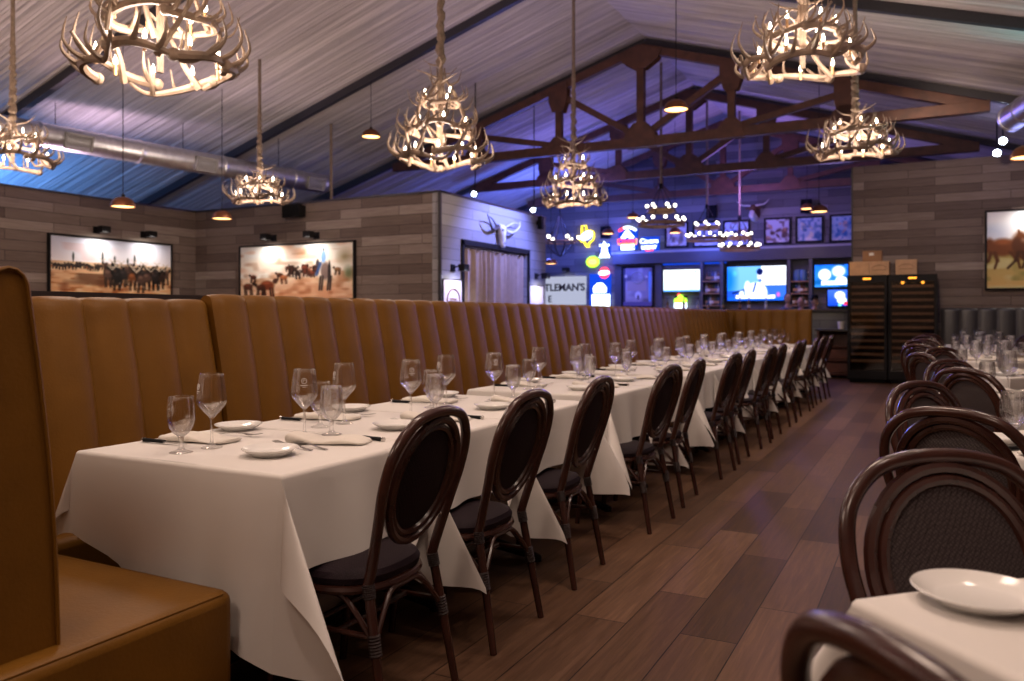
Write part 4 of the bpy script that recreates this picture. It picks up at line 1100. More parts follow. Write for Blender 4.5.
# steer skull
q = at_x(498, 235, WD)
t = thing('steer_skull', 'bleached steer skull with curling horns above the curtained doorway', 'skull', (WD, q.y, q.z)); t.scale = (.66, .66, .66)
rows = []
for (z, w, d, o_) in ((.30, .06, .05, .06), (.27, .13, .09, .10), (.20, .155, .11, .12), (.10, .15, .12, .13), (.0, .115, .11, .13), (-.12, .085, .10, .14), (-.24, .07, .085, .15), (-.31, .075, .075, .16), (-.35, .05, .05, .16)):
    row = [(o_ + d * math.cos(2*PI*k/20), w * math.sin(2*PI*k/20), z) for k in range(20)]; row.append(row[0]); rows.append(row)
mb = MB(); mb.grid(rows); mb.add(rows[0][:-1], [tuple(range(20))]); mb.add(rows[-1][:-1], [tuple(range(20))]); mb.obj('cranium', M['bone'], t)
for s in (-1, 1):
    MB().ball((.205, s * .085, .12), .025, .04, .045).obj('eye_socket', M['horn'], t)
    MB().ball((.225, s * .025, -.24), .014, .016, .05).obj('nostril', M['horn'], t)
    c = catmull([(.08, s*.12, .23), (.10, s*.34, .13), (.16, s*.62, .12), (.22, s*.86, .28), (.20, s*.97, .48)], 6)
    MB().tube(c, [.062 - .055 * (i / (len(c) - 1)) ** 1.1 for i in range(len(c))], 10).obj('horn', M['horn'] if s < 0 else M['bone'], t)
    c = catmull([(.09, s*.22, .19), (.12, s*.42, .30), (.16, s*.68, .40), (.19, s*.92, .40)], 5)
    MB().tube(c, [.03 - .02 * (i / (len(c) - 1)) for i in range(len(c))], 8).obj('horn', M['horn'] if s < 0 else M['bone'], t)
MB().box(0.0, .04, -.08, .08, .08, .25).obj('wall_mount', M['cap'], t, smooth=False)
# posters with lamps
for (x0, x1, y0, lb, ring) in ((442.5, 462, 280, 'lit pale poster with a ring emblem between the wall corner and curtain', True), (529, 542.5, 286, 'lit pale poster at the far side of the curtain', False)):
    a, c = at_x(x0, y0, WD), at_x(x1, y0, WD); ztop = (a.z + c.z) / 2; w = c.y - a.y
    cv = Canvas(40, 60, 3); cv.grad((.86, .82, .88), (.78, .70, .78)); cv.mottle((.92, .88, .95), 4, 5, .5)
    o = picture('poster', lb, 'poster', (WD + .002, (a.y + c.y) / 2, ztop - .65), (0,1,0), (1,0,0), w, 1.3, cv, .015, .02, 'cap', pname='sheet')
    if ring:
        MB().tube([(.022, .2 * math.cos(k*PI/18), .30 + .2 * math.sin(k*PI/18)) for k in range(36)], .012, 6, closed=True).obj('ring_emblem', M['ink'], o)
        for zz, ww in ((.33, .11), (.29, .12), (.25, .09)): MB().box(.016, .022, -ww, ww, zz - .012, zz + .012).obj('emblem_line', M['ink'], o, smooth=False)
    pic_light(WD, (a.y + c.y) / 2, ztop + .2, (1,0,0), 'black picture light over the ' + ('ring emblem poster' if ring else 'poster at the far side of the curtain'), 30, col=(.85, .85, 1))
q = at_x(537, 223, WD)
o = thing('loudspeaker', 'small black loudspeaker high on the pale doorway wall', 'loudspeaker', q)
MB().box(.04, .13, -.06, .06, -.13, .13).obj('cabinet', M['black'], o, smooth=False, bevel=.01); MB().box(0, .05, -.03, .03, -.04, .04).obj('bracket', M['blackmetal'], o, smooth=False)
# covered cord that drops behind the board wall
q = at_d(331, 185, 15.6)
tag(MB().tube([(q.x, q.y, 2.6), (q.x + .01, q.y, 3.2), (q.x, q.y, roofz(q.x) - .02)], [.034, .028, .028], 8).obj('hanging_cord', M['burlap']), 'fabric covered cord hanging down behind the board wall past the duct end', 'cord')

# ================================================================== the bar wall
BY = Y1
def wr(px0, px1, py0, py1, Y=BY):
    pm = (px0 + px1) / 2; d = at_y(pm, py0, Y)
    return ratio(px0) * Y, ratio(px1) * Y, at_y(pm, py1, Y).z, at_y(pm, py0, Y).z   # x0 x1 zlow zhigh
LZ = at_y(757, 249, BY).z
xa = ratio(616) * BY
b = MB(); b.box(xa - .1, -1.2, BY - .14, BY, LZ - .02, LZ + .05); struct(b.obj('trim_5', M['ledge'], smooth=False))
b = MB()
for k in range(int((-1.2 - xa) / .06)):
    b.box(xa + k * .06, xa + k * .06 + .045, BY - .30, BY - .10, LZ - .32, LZ - .02)
b.box(xa, -1.2, BY - .28, BY - .0, LZ - .32, LZ - .02)
struct(b.obj('trim_6', M['header'], smooth=False))
struct(MB().box(ratio(616) * BY, ratio(663) * BY, BY - .12, BY, 0, LZ - .03).obj('trim_7', M['header'], smooth=False))
t = thing('light_strip', 'blue glowing strip under the ledge behind the bar', 'light strip', (0,0,0))
MB().box(ratio(664) * BY, ratio(727) * BY, BY - .09, BY - .05, LZ - .37, LZ - .33).obj('tube', M['blue_panel'], t, smooth=False)
struct(MB().box(-12, -7.2, BY - .03, BY, 0, 2.1).obj('trim_8', M['wall_bar'], smooth=False))
# framed pictures
spec = [(666, 688, 223, 247, 'pale framed picture beside the neon beer signs, first of six'), (694, 719.5, 222, 246.5, 'framed picture behind the middle wheel chandelier, second of six'), (724, 749.5, 221, 246, 'dark framed picture just before the mounted cow head'),
        (765, 790.5, 218.5, 243.5, 'framed picture of brown figures just past the mounted cow head'), (796.5, 823, 217, 242, 'framed picture of blue and cream shapes, fifth of six'), (830.5, 855, 215, 241.5, 'framed picture nearest the cooler wall, last of six')]
for k, (x0, x1, y0, y1, lb) in enumerate(spec):
    a0, a1, z0, z1 = wr(x0, x1, y0, y1)
    cv = Canvas(50, 50, 30 + k); base = ((.86,.84,.86), (.80,.82,.88), (.78,.84,.92), (.80,.80,.88), (.70,.78,.90), (.66,.78,.92))[k]
    cv.grad(base, tuple(c * .9 for c in base)); rr_ = random.Random(k)
    pal = [((.55,.45,.40), (.40,.38,.42)), ((.25,.28,.35), (.85,.80,.7)), ((.45,.25,.2), (.15,.2,.3)), ((.30,.18,.16), (.75,.55,.42)), ((.20,.38,.60), (.92,.85,.75)), ((.18,.42,.70), (.85,.65,.62))][k]
    for j in range(9): cv.ell(rr_.uniform(.1,.9), rr_.uniform(.2,.9), rr_.uniform(.06,.2), rr_.uniform(.06,.2), rr_.choice(pal), .5, rr_.uniform(0,3), .8)
    cv.ell(.4, 1.0, .5, .22, (.95,.92,.92), .5, k=.7); cv.mottle(pal[0], 8, 8, .6)
    picture('framed_picture', lb, 'picture', ((a0 + a1) / 2, BY, (z0 + z1) / 2), (1,0,0), (0,-1,0), a1 - a0 - .06, z1 - z0 - .06, cv, .05, .05, group='framed pictures above the bar')
# speakers
for (x, y, lb) in ((713.5, 212.5, 'black loudspeaker over the second framed bar picture'), (807.5, 207, 'black loudspeaker over the fifth framed bar picture'), (607.5, 233, 'black loudspeaker above the white tower neon sign')):
    q = at_y(x, y, BY); speaker(lb, (q.x, BY, q.z), .29, .37, .22, group='black wall speakers')
# mounted cow head
q = at_y(755, 212, BY)
t = thing('mounted_head', 'mounted brown and white longhorn head above the framed bar pictures', 'animal head', (q.x, BY, q.z)); t.scale = (.62, .62, .62)
def loft(prof, mat, name, n=18):
    rows = []
    for (y, z, rx, rz) in prof:
        row = [(rx * math.cos(2*PI*k/n), y, z + rz * math.sin(2*PI*k/n)) for k in range(n)]; row.append(row[0]); rows.append(row)
    mb = MB(); mb.grid(rows); mb.add(rows[0][:-1], [tuple(range(n))]); mb.add(rows[-1][:-1], [tuple(range(n))]); return mb.obj(name, mat, t)
loft([(0, -.05, .24, .32), (-.2, .0, .20, .26), (-.38, .08, .16, .19), (-.48, .10, .16, .17), (-.56, .06, .14, .16), (-.62, -.02, .11, .13), (-.68, -.09, .09, .10)], M['hide'], 'head')
loft([(-.64, -.06, .105, .12), (-.72, -.16, .10, .10), (-.78, -.24, .105, .09), (-.82, -.28, .09, .07), (-.84, -.30, .05, .04)], M['whitehide'], 'muzzle')
loft([(-.02, -.30, .17, .12), (-.2, -.26, .15, .12), (-.36, -.16, .11, .10), (-.44, -.08, .06, .05)], M['whitehide'], 'chest_blaze')
for s in (-1, 1):
    c = catmull([(s*.10, -.45, .22), (s*.28, -.46, .24), (s*.46, -.48, .26), (s*.60, -.50, .36), (s*.68, -.5, .46)], 5)
    MB().tube(c, [.045 - .038 * (i / (len(c) - 1)) for i in range(len(c))], 8).obj('horn', M['bone'], t)
    MB().ball((s*.24, -.40, .13), .11, .03, .05, mat=Matrix.Rotation(s * .3, 3, 'Y')).obj('ear', M['hide'], t)
    MB().ball((s*.135, -.54, .10), .022).obj('eye', M['black'], t)
# televisions
def tv(label, x0, x1, y0, y1, cv, dep=.10):
    a0, a1, z0, z1 = wr(x0, x1, y0, y1)
    o = picture('television', label, 'television', ((a0 + a1) / 2, BY - dep, (z0 + z1) / 2), (1,0,0), (0,-1,0), a1 - a0, z1 - z0, cv, .03, .06, 'black', 'screen', 'televisions at the bar', 'screen')
    MB().box(-.2, .2, 0, dep, -.15, .15).obj('wall_mount', M['blackmetal'], o, smooth=False)
    return o
cv = Canvas(64, 40, 1); cv.grad((.95, .98, 1), (.9, .96, 1)); cv.mottle((.75, .88, 1), 5, 4, .5); cv.rect(.06, .07, .17, .13, (.2,.4,.85)); cv.rect(.8, .07, .92, .13, (.25,.4,.8)); cv.rect(0, .93, 1, 1, (.4,.65,.95)); cv.rect(.5, .15, .505, .9, (.8,.88,.95)); cv.rect(.68, .25, .69, .7, (.7,.85,.9))
tv('television with a blank white picture beside the shelf of jars', 665, 701.5, 270, 291.5, cv)
cv = Canvas(120, 70, 2); cv.grad((.42, .66, .96), (.40, .62, .95)); cv.ell(.12, .2, .06, .12, (.5, .9, 1), .8); cv.ell(0, .4, .22, .8, (.10, .42, .92), .7); cv.rect(.58, 0, 1, .58, (.93, .95, 1)); cv.rect(.58, .55, 1, 1, (.20, .38, .85)); cv.rect(0, .72, .5, 1, (.12, .30, .80))
cv.seg(.1, .78, .38, .66, .02, (.08, .15, .4)); cv.ell(.50, .78, .20, .34, (.97, .98, 1), .15); cv.ell(.35, .62, .06, .22, (.96, .98, 1), .3); cv.ell(.56, .27, .05, .17, (.82, .80, .86), .2); cv.ell(.56, .16, .062, .11, (.06, .10, .32), .25); cv.seg(.49, .5, .45, .74, .018, (.1, .25, .7)); cv.ell(.565, .41, .04, .05, (.3, .4, .8), .5)
cv.rect(.02, .90, 1, 1, (.10, .35, .85)); cv.rect(.15, .84, .82, .95, (.96, .97, 1)); cv.rect(.42, .86, .72, .89, (.2, .35, .75)); cv.ell(.87, .83, .04, .09, (.75, .35, .75), .5); cv.ell(.25, .80, .06, .12, (.9, .95, 1), .5)
tv('largest television showing a dark-haired man in white', 728.5, 787, 266.5, 300.5, cv)
cv = Canvas(60, 44, 3); cv.grad((.12, .40, .95), (.2, .5, .9)); cv.mottle((.05, .3, .55), 6, 5, .8); cv.ell(.30, .45, .22, .30, (1, 1, 1), .3); cv.ell(.72, .3, .24, .3, (.95, .98, 1), .4); cv.rect(.2, .72, .96, .92, (.92, .97, 1)); cv.ell(.8, .7, .2, .2, (1, 1, 1), .3)
tv('television with blue and white shapes next to the cooler wall', 815.5, 848.5, 265, 287, cv)
cv = Canvas(40, 30, 5); cv.grad((.25, .4, .95), (.1, .25, .7)); cv.ell(.6, .35, .3, .3, (1, 1, 1), .3); cv.ell(.7, .65, .28, .25, (.95, 1, 1), .3); cv.rect(.8, .72, 1, .95, (1, .2, .3)); cv.ell(.6, .93, .1, .12, (.5, .95, 1), .4)
tv('small screen with a white cloud shape and red corner beneath a television', 828.5, 848.5, 290, 306, cv)
# tall glazed panel; the bright reflected interior is painted on
a0, a1, z0, z1 = wr(625, 654, 268, 306); w, h = a1 - a0, z1 - z0
cv = Canvas(48, 66, 17); cv.grad((.62, .58, .68), (.70, .66, .74)); cv.mottle((.40, .36, .42), 4, 7, .7); cv.mottle((.82, .80, .86), 5, 4, .7); cv.rect(0, 0, .08, 1, (.3, .3, .4)); cv.rect(.88, .1, .96, .9, (.5, .72, .95)); cv.rect(.15, .35, .8, .6, (.75, .68, .70))
cv.ell(.52, .72, .13, .12, (.92, .93, 1), .3); cv.ell(.52, .78, .05, .08, (.4, .35, .4), .4); cv.ell(.1, .22, .06, .06, (.95, .9, .8), .5); cv.ell(.8, .24, .06, .04, (.95, .9, .85), .5); cv.rect(0, .9, 1, 1, (.45, .42, .6))
o = picture('framed_picture', 'tall black framed glazed panel with painted reflection and ring emblem under the beer signs', 'picture', ((a0 + a1) / 2, BY - .12, (z0 + z1) / 2), (1,0,0), (0,-1,0), w, h, cv, .05, .06, 'black')
MB().tube([(.17 * math.cos(k*PI/14), -.055, h*.24 + .17 * math.sin(k*PI/14)) for k in range(28)], .012, 6, closed=True).obj('ring_emblem', M['ledge'], o)
for zz in (-.04, .04): MB().box(-.12, .12, -.06, -.05, h*.24 + zz - .012, h*.24 + zz + .012).obj('emblem_line', M['ledge'], o, smooth=False)
# CATTLEMAN'S sign
a0, a1, z0, z1 = wr(512, 586.5, 277, 305)
o = thing('wall_sign', 'backlit white sign with dark capital letters beside the blue panel', 'sign', ((a0 + a1) / 2, BY, (z0 + z1) / 2)); w, h = a1 - a0, z1 - z0
MB().box(-w/2, w/2, -.07, -.0, -h/2, h/2).obj('light_box', M['sign_glow'], o, smooth=False)
mtx = Matrix.Rotation(R(90), 4, 'X')
lt = text_mesh("CATTLEMAN'S", .27, M['cap'], o, 'lettering', Matrix.Translation((-.10, -.085, .08)) @ mtx, .012, .007, .80)
xx_ = [v.co.x for v in lt.data.vertices]
lt.data.transform(Matrix.Diagonal((1.92 / (max(xx_) - min(xx_)), 1, 1.12, 1)))
xs = [v.co.x for v in lt.data.vertices]; want = w / 2 - .02
k = .0
for v in lt.data.vertices: v.co.x += want - max(xs)
lt = text_mesh("E", .27, M['cap'], o, 'lettering', Matrix.Translation((ratio(551) * BY - (a0 + a1) / 2, -.085, -.26)) @ mtx, .012, .006, .9)
pl = at_y(568, 273, BY); pic_light(pl.x, BY, pl.z + .1, (0,-1,0), 'black lamp over the backlit white sign', 12, col=(.8, .85, 1))
# ---------------------------------------------------------------- neon signs
def neon(name, label, px, py, off=.10):
    q = at_y(px, py, BY); o = thing(name, label, 'neon sign', (q.x, BY, q.z)); return o
S = 22.2 / F     # metres per pixel on this wall
def ntube(o, pts, mat, nm='tube', r=.022, closed=False, off=.10, sub=0):
    P = [(x * S, -off, -y * S) for x, y in pts]
    if sub: P = catmull(P, sub, closed)
    return MB().tube(P, r, 6, closed=closed).obj(nm, M[mat], o)
def back(o, x0, x1, y0, y1, mat='black'):
    MB().box(x0 * S, x1 * S, -.03, -.002, -y1 * S, -y0 * S).obj('backing', M[mat], o, smooth=False)
def ngroup(o): pass
# Texas outline
o = neon('neon_sign', 'yellow state outline neon sign with white script, topmost on the bar wall', 587, 237)
tx = [(-4.5, -12), (.5, -12), (.5, -7), (3.5, -6), (7, -5.5), (9, -4.5), (9.5, 1), (8, 4), (5, 6), (3, 9), (4, 11.5), (1.5, 11), (-.5, 8), (-2.5, 4.5), (-5, 4.8), (-7, 2.5), (-10, -1), (-4.5, -1)]
ntube(o, tx, 'neon_y', 'outline', .028, True)
ntube(o, [(6.5 * math.cos(k*PI/12) + 1.2, 4 * math.sin(k*PI/12) - 1 - 2 * math.cos(k*PI/12)) for k in range(24)], 'neon_w', 'ring', .022, True, .12)
ntube(o, [(-5, 1.5), (-3, -2), (-2, .5), (0, -2.5), (1, .3), (3, -3), (4, -.5), (6, -3.2), (8, -2)], 'neon_w', 'script', .022, False, .13, 3)
ntube(o, [(-2.5, 3), (-1, 0), (1, 2.2), (3, -.5), (5, 1.5)], 'neon_w', 'script', .02, False, .13, 3)
back(o, -4, 7.5, -5, 4, 'blue_panel')  # emissive blue backing stands in for neon glow on the wall
# tower
o = neon('neon_sign', 'white and blue tower shaped neon sign with two arms', 605.5, 250)
for pts, m_ in (([(-5.5, -5), (-2, -4.5), (0, -8.5), (2, -4.5), (5.5, -5)], 'neon_w'), ([(-1.6, -4), (-2.6, 4), (-5.5, 7.5), (6, 7.5), (3.2, 4), (1.8, -4)], 'neon_w'), ([(0, -7), (0, 5)], 'neon_w'), ([(-4.5, 5.5), (5, 5.5)], 'neon_w'), ([(-.9, -2), (-1.3, 3)], 'neon_o'), ([(.9, -2), (1.2, 3)], 'neon_b')): ntube(o, pts, m_, 'tube', .034)
back(o, -6, 6, -8, 8, 'blue_panel')  # blue glow around the tubes put into the backing
# oval
o = neon('neon_sign', 'green rimmed oval neon sign with an orange middle', 594, 262)
ntube(o, [(6.3 * math.cos(k*PI/16), 4.7 * math.sin(k*PI/16)) for k in range(32)], 'neon_g', 'rim', .04, True)
for y, w_ in ((-1.8, 3.5), (-.6, 4.6), (.6, 4.6), (1.8, 3.5)): ntube(o, [(-w_, y), (w_, y)], 'neon_o', 'bar', .03)
MB().prism([(6.2 * S * math.cos(k*PI/16), 4.6 * S * math.sin(k*PI/16)) for k in range(32)], lambda a, b_, d: (a, -.03 - d, b_), .03).obj('backing', M['neon_g'], o, smooth=False)
# ring with lozenge
o = neon('neon_sign', 'red ring neon sign crossed by a white lozenge', 605.5, 273)
ntube(o, [(4.6 * math.cos(k*PI/14), 4.8 * math.sin(k*PI/14)) for k in range(28)], 'neon_r', 'ring', .036, True)
for y, w_ in ((-1.2, 4.2), (0, 6.2), (1.2, 4.2)): ntube(o, [(-w_, y + .3), (w_, y - .3)], 'neon_w', 'bar', .034, off=.13)
back(o, -4, 4, -4, 4)
# blue panel with white shapes
o = neon('glowing_wall_sign', 'tall glowing blue panel beside the backlit white sign', 600.5, 289.5); o['category'] = 'illuminated sign'
MB().box(-12 * S, 12.5 * S, -.06, -.002, -17 * S, 17 * S).obj('panel', M['blue_panel'], o, smooth=False)
o = neon('neon_sign', 'white crown shaped neon sign on the blue panel', 601, 288)
for y, w_ in ((-4, 3.5), (-2.5, 5), (-1, 6.5), (.6, 7.4), (2.2, 7.4), (3.8, 7)): ntube(o, [(-w_, y), (w_, y)], 'neon_w', 'bar', .036)
o = neon('neon_sign', 'white block neon sign at the foot of the blue panel', 602, 300.5)
for k in range(8): ntube(o, [(-10, -5.5 + 1.6 * k), (10.2, -5.5 + 1.6 * k)], 'neon_w', 'bar', .036)
# mountain beer sign
o = neon('neon_sign', 'red and white neon beer sign with an arc over a mountain', 628.5, 238.5)
arc = [(-9.5 + 19 * k / 14, -6 - 5.6 * math.sin(PI * (.12 + .76 * k / 14))) for k in range(15)]
ntube(o, arc[:5], 'neon_r', 'arc', .038); ntube(o, arc[4:], 'neon_w', 'arc', .038)
for q_ in (1, .72, .42): ntube(o, [(-6.5 * q_, -.2), (-2 * q_, -6.5 * q_), (0, -8.5 * q_), (2.5 * q_, -5.5 * q_), (7 * q_, -.2)], 'neon_w', 'mountain', .03)
text_mesh("Coors", .21, M['neon_r'], o, 'lettering', Matrix.Translation((0, -.14, -3.4 * S)) @ mtx, .012, .007, 1.05)
ntube(o, [(-10, 1), (-10, 6), (10, 6), (10, 1)], 'neon_o', 'border', .03)
text_mesh("LIGHT", .12, M['neon_w'], o, 'lettering', Matrix.Translation((0, -.14, -9.4 * S)) @ mtx, .012, .006, 1.1)
ntube(o, [(-7, 7.6), (7.5, 7.6), (7.5, 11.6), (-7, 11.6)], 'neon_w', 'border', .026, True)
back(o, -10.5, 10.5, -10, 12, 'blue_panel')  # backing glows blue in place of the lit wall behind
o = neon('neon_sign', 'white neon lettering beer sign next to the mountain sign', 650.5, 244)
text_mesh("Coors", .19, M['neon_w'], o, 'lettering', Matrix.Translation((0, -.14, 2.6 * S)) @ mtx, .012, .005, 1.12)
text_mesh("LIGHT", .14, M['neon_w'], o, 'lettering', Matrix.Translation((0, -.14, -4 * S)) @ mtx, .012, .006, 1.15)
ntube(o, [(-4, 6.8), (4, 6.2)], 'neon_r', 'underline', .03)
back(o, -10, 10, -7.5, 8, 'blue_panel')  # blue wall glow put into this emissive backing too
# small sign under the television
o = neon('neon_sign', 'green and white neon sign with a red tip under the white television', 681.5, 301)
for y, w_ in ((-5, 2), (-3.5, 3), (-1.8, 6), (-.2, 6.6), (1.4, 6)): ntube(o, [(-w_, y), (w_, y)], 'neon_g', 'bar', .034)
for y, w_ in ((3, 6.4), (4.6, 6.4), (6.2, 6.4)): ntube(o, [(-w_, y), (w_, y)], 'neon_w', 'bar', .036)
ntube(o, [(-2.5, -7), (-1.4, -6)], 'neon_r', 'tip', .04)
back(o, -6, 6, -5, 7)
# ---------------------------------------------------------------- back bar shelves and bottles
def bottle(kind):
    cols = [(.10,.045,.015), (.35,.40,.42), (.02,.05,.02), (.22,.10,.02), (.05,.10,.25)][kind]
    o = thing('bottle', '', 'bottle')
    mt = simple('bottle_glass', cols, .12, var=.05)
    MB().lathe([(0,0), (.036,0), (.038,.01), (.038,.17), (.03,.205), (.014,.235), (.0125,.29), (0,.29)], 14).obj('body', mt, o)
    MB().lathe([(.0385,.05), (.0385,.13)], 14).obj('label_band', M['card'] if kind % 2 else M['box'], o)
    MB().lathe([(0,.315), (.0145,.315), (.0145,.285), (0,.285)], 12).obj('stopper', M['black'], o)
    return o
BT = [Proto(bottle(k)) for k in range(5)]
def jar():
    o = thing('jug', '', 'jug'); MB().lathe([(0,0), (.09,0), (.1,.02), (.1,.2), (.08,.25), (.085,.29), (.07,.29), (.07,.24), (0,.24)], 16).obj('body', simple('blue_jug', (.10,.22,.45), .25), o)
    MB().tube(catmull([(.095,0,.22), (.16,0,.2), (.16,0,.1), (.1,0,.06)], 4), .012, 6).obj('handle', M['bone'], o)
    return o
JR = Proto(jar())
for (x0, x1, lb, nm) in ((704, 724, 'wooden bar shelf between the white television and the largest television', 'shelf of jars by the white television'), (790.5, 812, 'wooden bar shelf between the largest television and the cooler wall', 'shelf beyond the largest television')):
    a0, a1 = ratio(x0) * BY, ratio(x1) * BY; zs = [at_y((x0 + x1) / 2, y, BY).z for y in (281, 293, 305)]
    o = thing('bar_shelf', lb, 'shelf', ((a0 + a1) / 2, BY, 0)); w = a1 - a0
    for s in (-1, 1): MB().box(s * w / 2 - .04, s * w / 2 + .04, -.3, -.01, .9, LZ - .33).obj('upright', M['header'], o, smooth=False)
    MB().box(-w/2, w/2, -.03, -.005, .9, LZ - .33).obj('back_panel', M['header'], o, smooth=False)
    for z in zs: MB().box(-w/2 + .04, w/2 - .04, -.29, -.03, z - .04, z).obj('shelf', M['shelfwood'], o, smooth=False)
    for k, z in enumerate(zs):
        nn = 5 + k
        for j in range(nn):
            x = (a0 + a1) / 2 + (w - .16) * ((j + .5) / nn - .5)
            rown = ('top', 'middle', 'lower')[k]
            if k == 0 and x0 > 780:
                if j in (1, 3): JR.put((x, BY - .16, z), 0, 'blue jug, %s row of the %s' % (rown, nm), 'blue jugs')
                continue
            BT[(j * 2 + k + (x0 > 780)) % 5].put((x, BY - .16, z), 0, 'small bottle, %s row of the %s' % (rown, nm), 'bottles, %s row of the %s' % (rown, nm), .92)
# bar counter, its bottles and people
CY = 19.55
t = thing('bar_counter', 'grey-green board fronted bar counter beyond the banquette end', 'bar counter', (-4.6, CY, 0))
MB().box(-3.2, 3.05, 0, .12, 0, 1.38).obj('front_panel', M['bar_front'], t, smooth=False)
MB().box(-3.25, 3.1, -.08, .55, 1.38, 1.43).obj('counter_top', M['cap'], t, smooth=False)
MB().tube([(-3.2, -.12, .22), (3.05, -.12, .22)], .025, 10).obj('foot_rail', M['steel'], t)
for k in range(9):
    x = -5.9 + .33 * k + .05 * (k % 3)
    if x > -3.3: break
    BT[(k * 3) % 5].put((x, CY + .12 + .1 * (k % 2), 1.43), 0, 'bottle standing on the bar counter before the largest television', 'bottles on the bar counter')
def person(label, p, rz, hair, shirt, hat=False, s=1.0):
    o = thing('person', label, 'person', p, rz)
    # one skinned body
    J = {'pel': (0,0,.95), 'chest': (0,.0,1.25), 'up': (0,.01,1.42), 'neck': (0,.0,1.53), 'chin': (0,-.02,1.60)}
    verts = [(0,0,.95), (0,.0,1.15), (0,.0,1.33), (0,.01,1.45), (0,.0,1.53), (0,-.015,1.60)]
    rad = [(.17,.11), (.15,.105), (.17,.11), (.10,.075), (.055,.055), (.055,.06)]
    edges = [(0,1), (1,2), (2,3), (3,4), (4,5)]
    for sd in (-1, 1):
        i = len(verts); verts += [(sd*.19,.0,1.41), (sd*.25,-.04,1.14), (sd*.20,-.24,1.02), (sd*.17,-.31,1.03)]
        rad += [(.065,.065), (.048,.048), (.038,.038), (.03,.02)]; edges += [(3,i), (i,i+1), (i+1,i+2), (i+2,i+3)]
        for f in range(5):
            k = len(verts); fx = sd * (.13 + .02 * f); verts += [(fx, -.36 + .008 * abs(f - 2), 1.035), (fx, -.395 + .012 * abs(f - 2), 1.02)]; rad += [(.009,.009), (.007,.007)]; edges += [(i+3,k), (k,k+1)]
        i = len(verts); verts += [(sd*.10,0,.86), (sd*.11,-.01,.50), (sd*.11,.02,.09), (sd*.12,-.13,.045)]
        rad += [(.10,.10), (.062,.062), (.045,.045), (.045,.03)]; edges += [(0,i), (i,i+1), (i+1,i+2), (i+2,i+3)]
    me = bpy.data.meshes.new('body'); me.from_pydata(verts, edges, [])
    bo = bpy.data.objects.new('body', me); COL.objects.link(bo)
    bo.modifiers.new('skin', 'SKIN'); bo.modifiers.new('sub', 'SUBSURF').levels = 1
    for v, r_ in zip(me.skin_vertices[0].data, rad): v.radius = r_
    me.skin_vertices[0].data[0].use_root = True
    bpy.context.view_layer.update()
    m2 = bpy.data.meshes.new_from_object(bo.evaluated_get(bpy.context.evaluated_depsgraph_get()))
    bpy.data.objects.remove(bo)
    # head grown into the same body mesh
    mb = MB(); mb.v = [tuple(v.co) for v in m2.vertices]; mb.f = [tuple(p_.vertices) for p_ in m2.polygons]
    mb.mi = [1 if (m2.vertices[p_.vertices[0]].co.z < 1.50 and abs(m2.vertices[p_.vertices[0]].co.y) < .22) else 0 for p_ in m2.polygons]
    for (c, a, b_, d) in (((0,-.01,1.70), .075, .095, .115), ((0,-.045,1.64), .055, .06, .06), ((0,-.108,1.685), .014, .022, .028)): mb.ball(c, a, b_, d, 14, 10)
    for sd in (-1, 1): mb.ball((sd*.077,.0,1.69), .012, .022, .032, 8, 6)
    mb.obj('body', [M['skin'], shirt], o, ang=80)
    for sd in (-1, 1): MB().ball((sd*.03,-.096,1.71), .011).obj('eye', M['hair'], o)
    MB().ball((0,-.098,1.645), .024, .008, .007).obj('mouth', M['ink'], o)
    mb = MB(); rows = []
    for k in range(9):
        ph = PI * .5 * k / 8 * 1.15
        rows.append([(.084 * math.sin(ph) * math.cos(a_ * PI / 9), .012 + .104 * math.sin(ph) * math.sin(a_ * PI / 9) * (1 if math.sin(a_ * PI / 9) > 0 else .88), 1.715 + .115 * math.cos(ph) - (.05 * max(0, math.sin(a_ * PI / 9)) * math.sin(ph) if k > 5 else 0)) for a_ in range(19)])
    mb.grid(rows); mb.obj('hair', hair, o)
    if hat:
        MB().lathe([(0,1.86), (.07,1.855), (.085,1.82), (.09,1.77), (.16,1.765), (.165,1.772), (.09,1.785)], 18).obj('hat', M['black'], o)
    return o
q = at_y(787.5, 301, 20.5); person('person in a blue shirt with dark hair beside the largest television', (q.x, q.y, 0), R(25), M['hair'], M['shirt'])
q = at_y(801, 304, 21.3); person('person with brown hair and mauve shirt under the blue jug shelf', (q.x, q.y, -.07), R(-15), M['hairb'], M['shirtm'])
q = at_y(814.5, 304, 20.5); person('person in black with a dark hat at the bar end', (q.x, q.y, -.07), R(40), M['hair'], M['shirtb'], True)
# server station
t = thing('server_station', 'cherry wood server station between the banquette end and wine coolers', 'cabinet', (-1.84, 17.75, 0))
MB().box(-.32, -.28, 0, .55, 0, .97).box(.30, .34, 0, .55, 0, .97).box(-.32, .34, .5, .55, 0, .97).obj('carcass', M['redwood'], t, smooth=False)
MB().box(-.36, .37, -.03, .58, .97, 1.01).obj('counter_top', M['cap'], t, smooth=False)
for z in (.08, .36, .64): MB().box(-.28, .30, .02, .5, z, z + .03).obj('shelf', M['redwood'], t, smooth=False)
for z in (.12, .40): MB().box(-.27, .29, .05, .07, z, z + .2).obj('drawer', M['redwood'], t, smooth=False, bevel=.004)
o = tag(MB().lathe([(0, .003), (.055, .003), (.06, 0), (.075, .155), (.07, .155), (.056, .01), (0, .01)], 20).obj('cup', M['card']), 'white paper cup standing on the cherry wood server station', 'cup')
q = at_y(841, 329, 17.85); o.location = (q.x, 17.9, 1.0105)

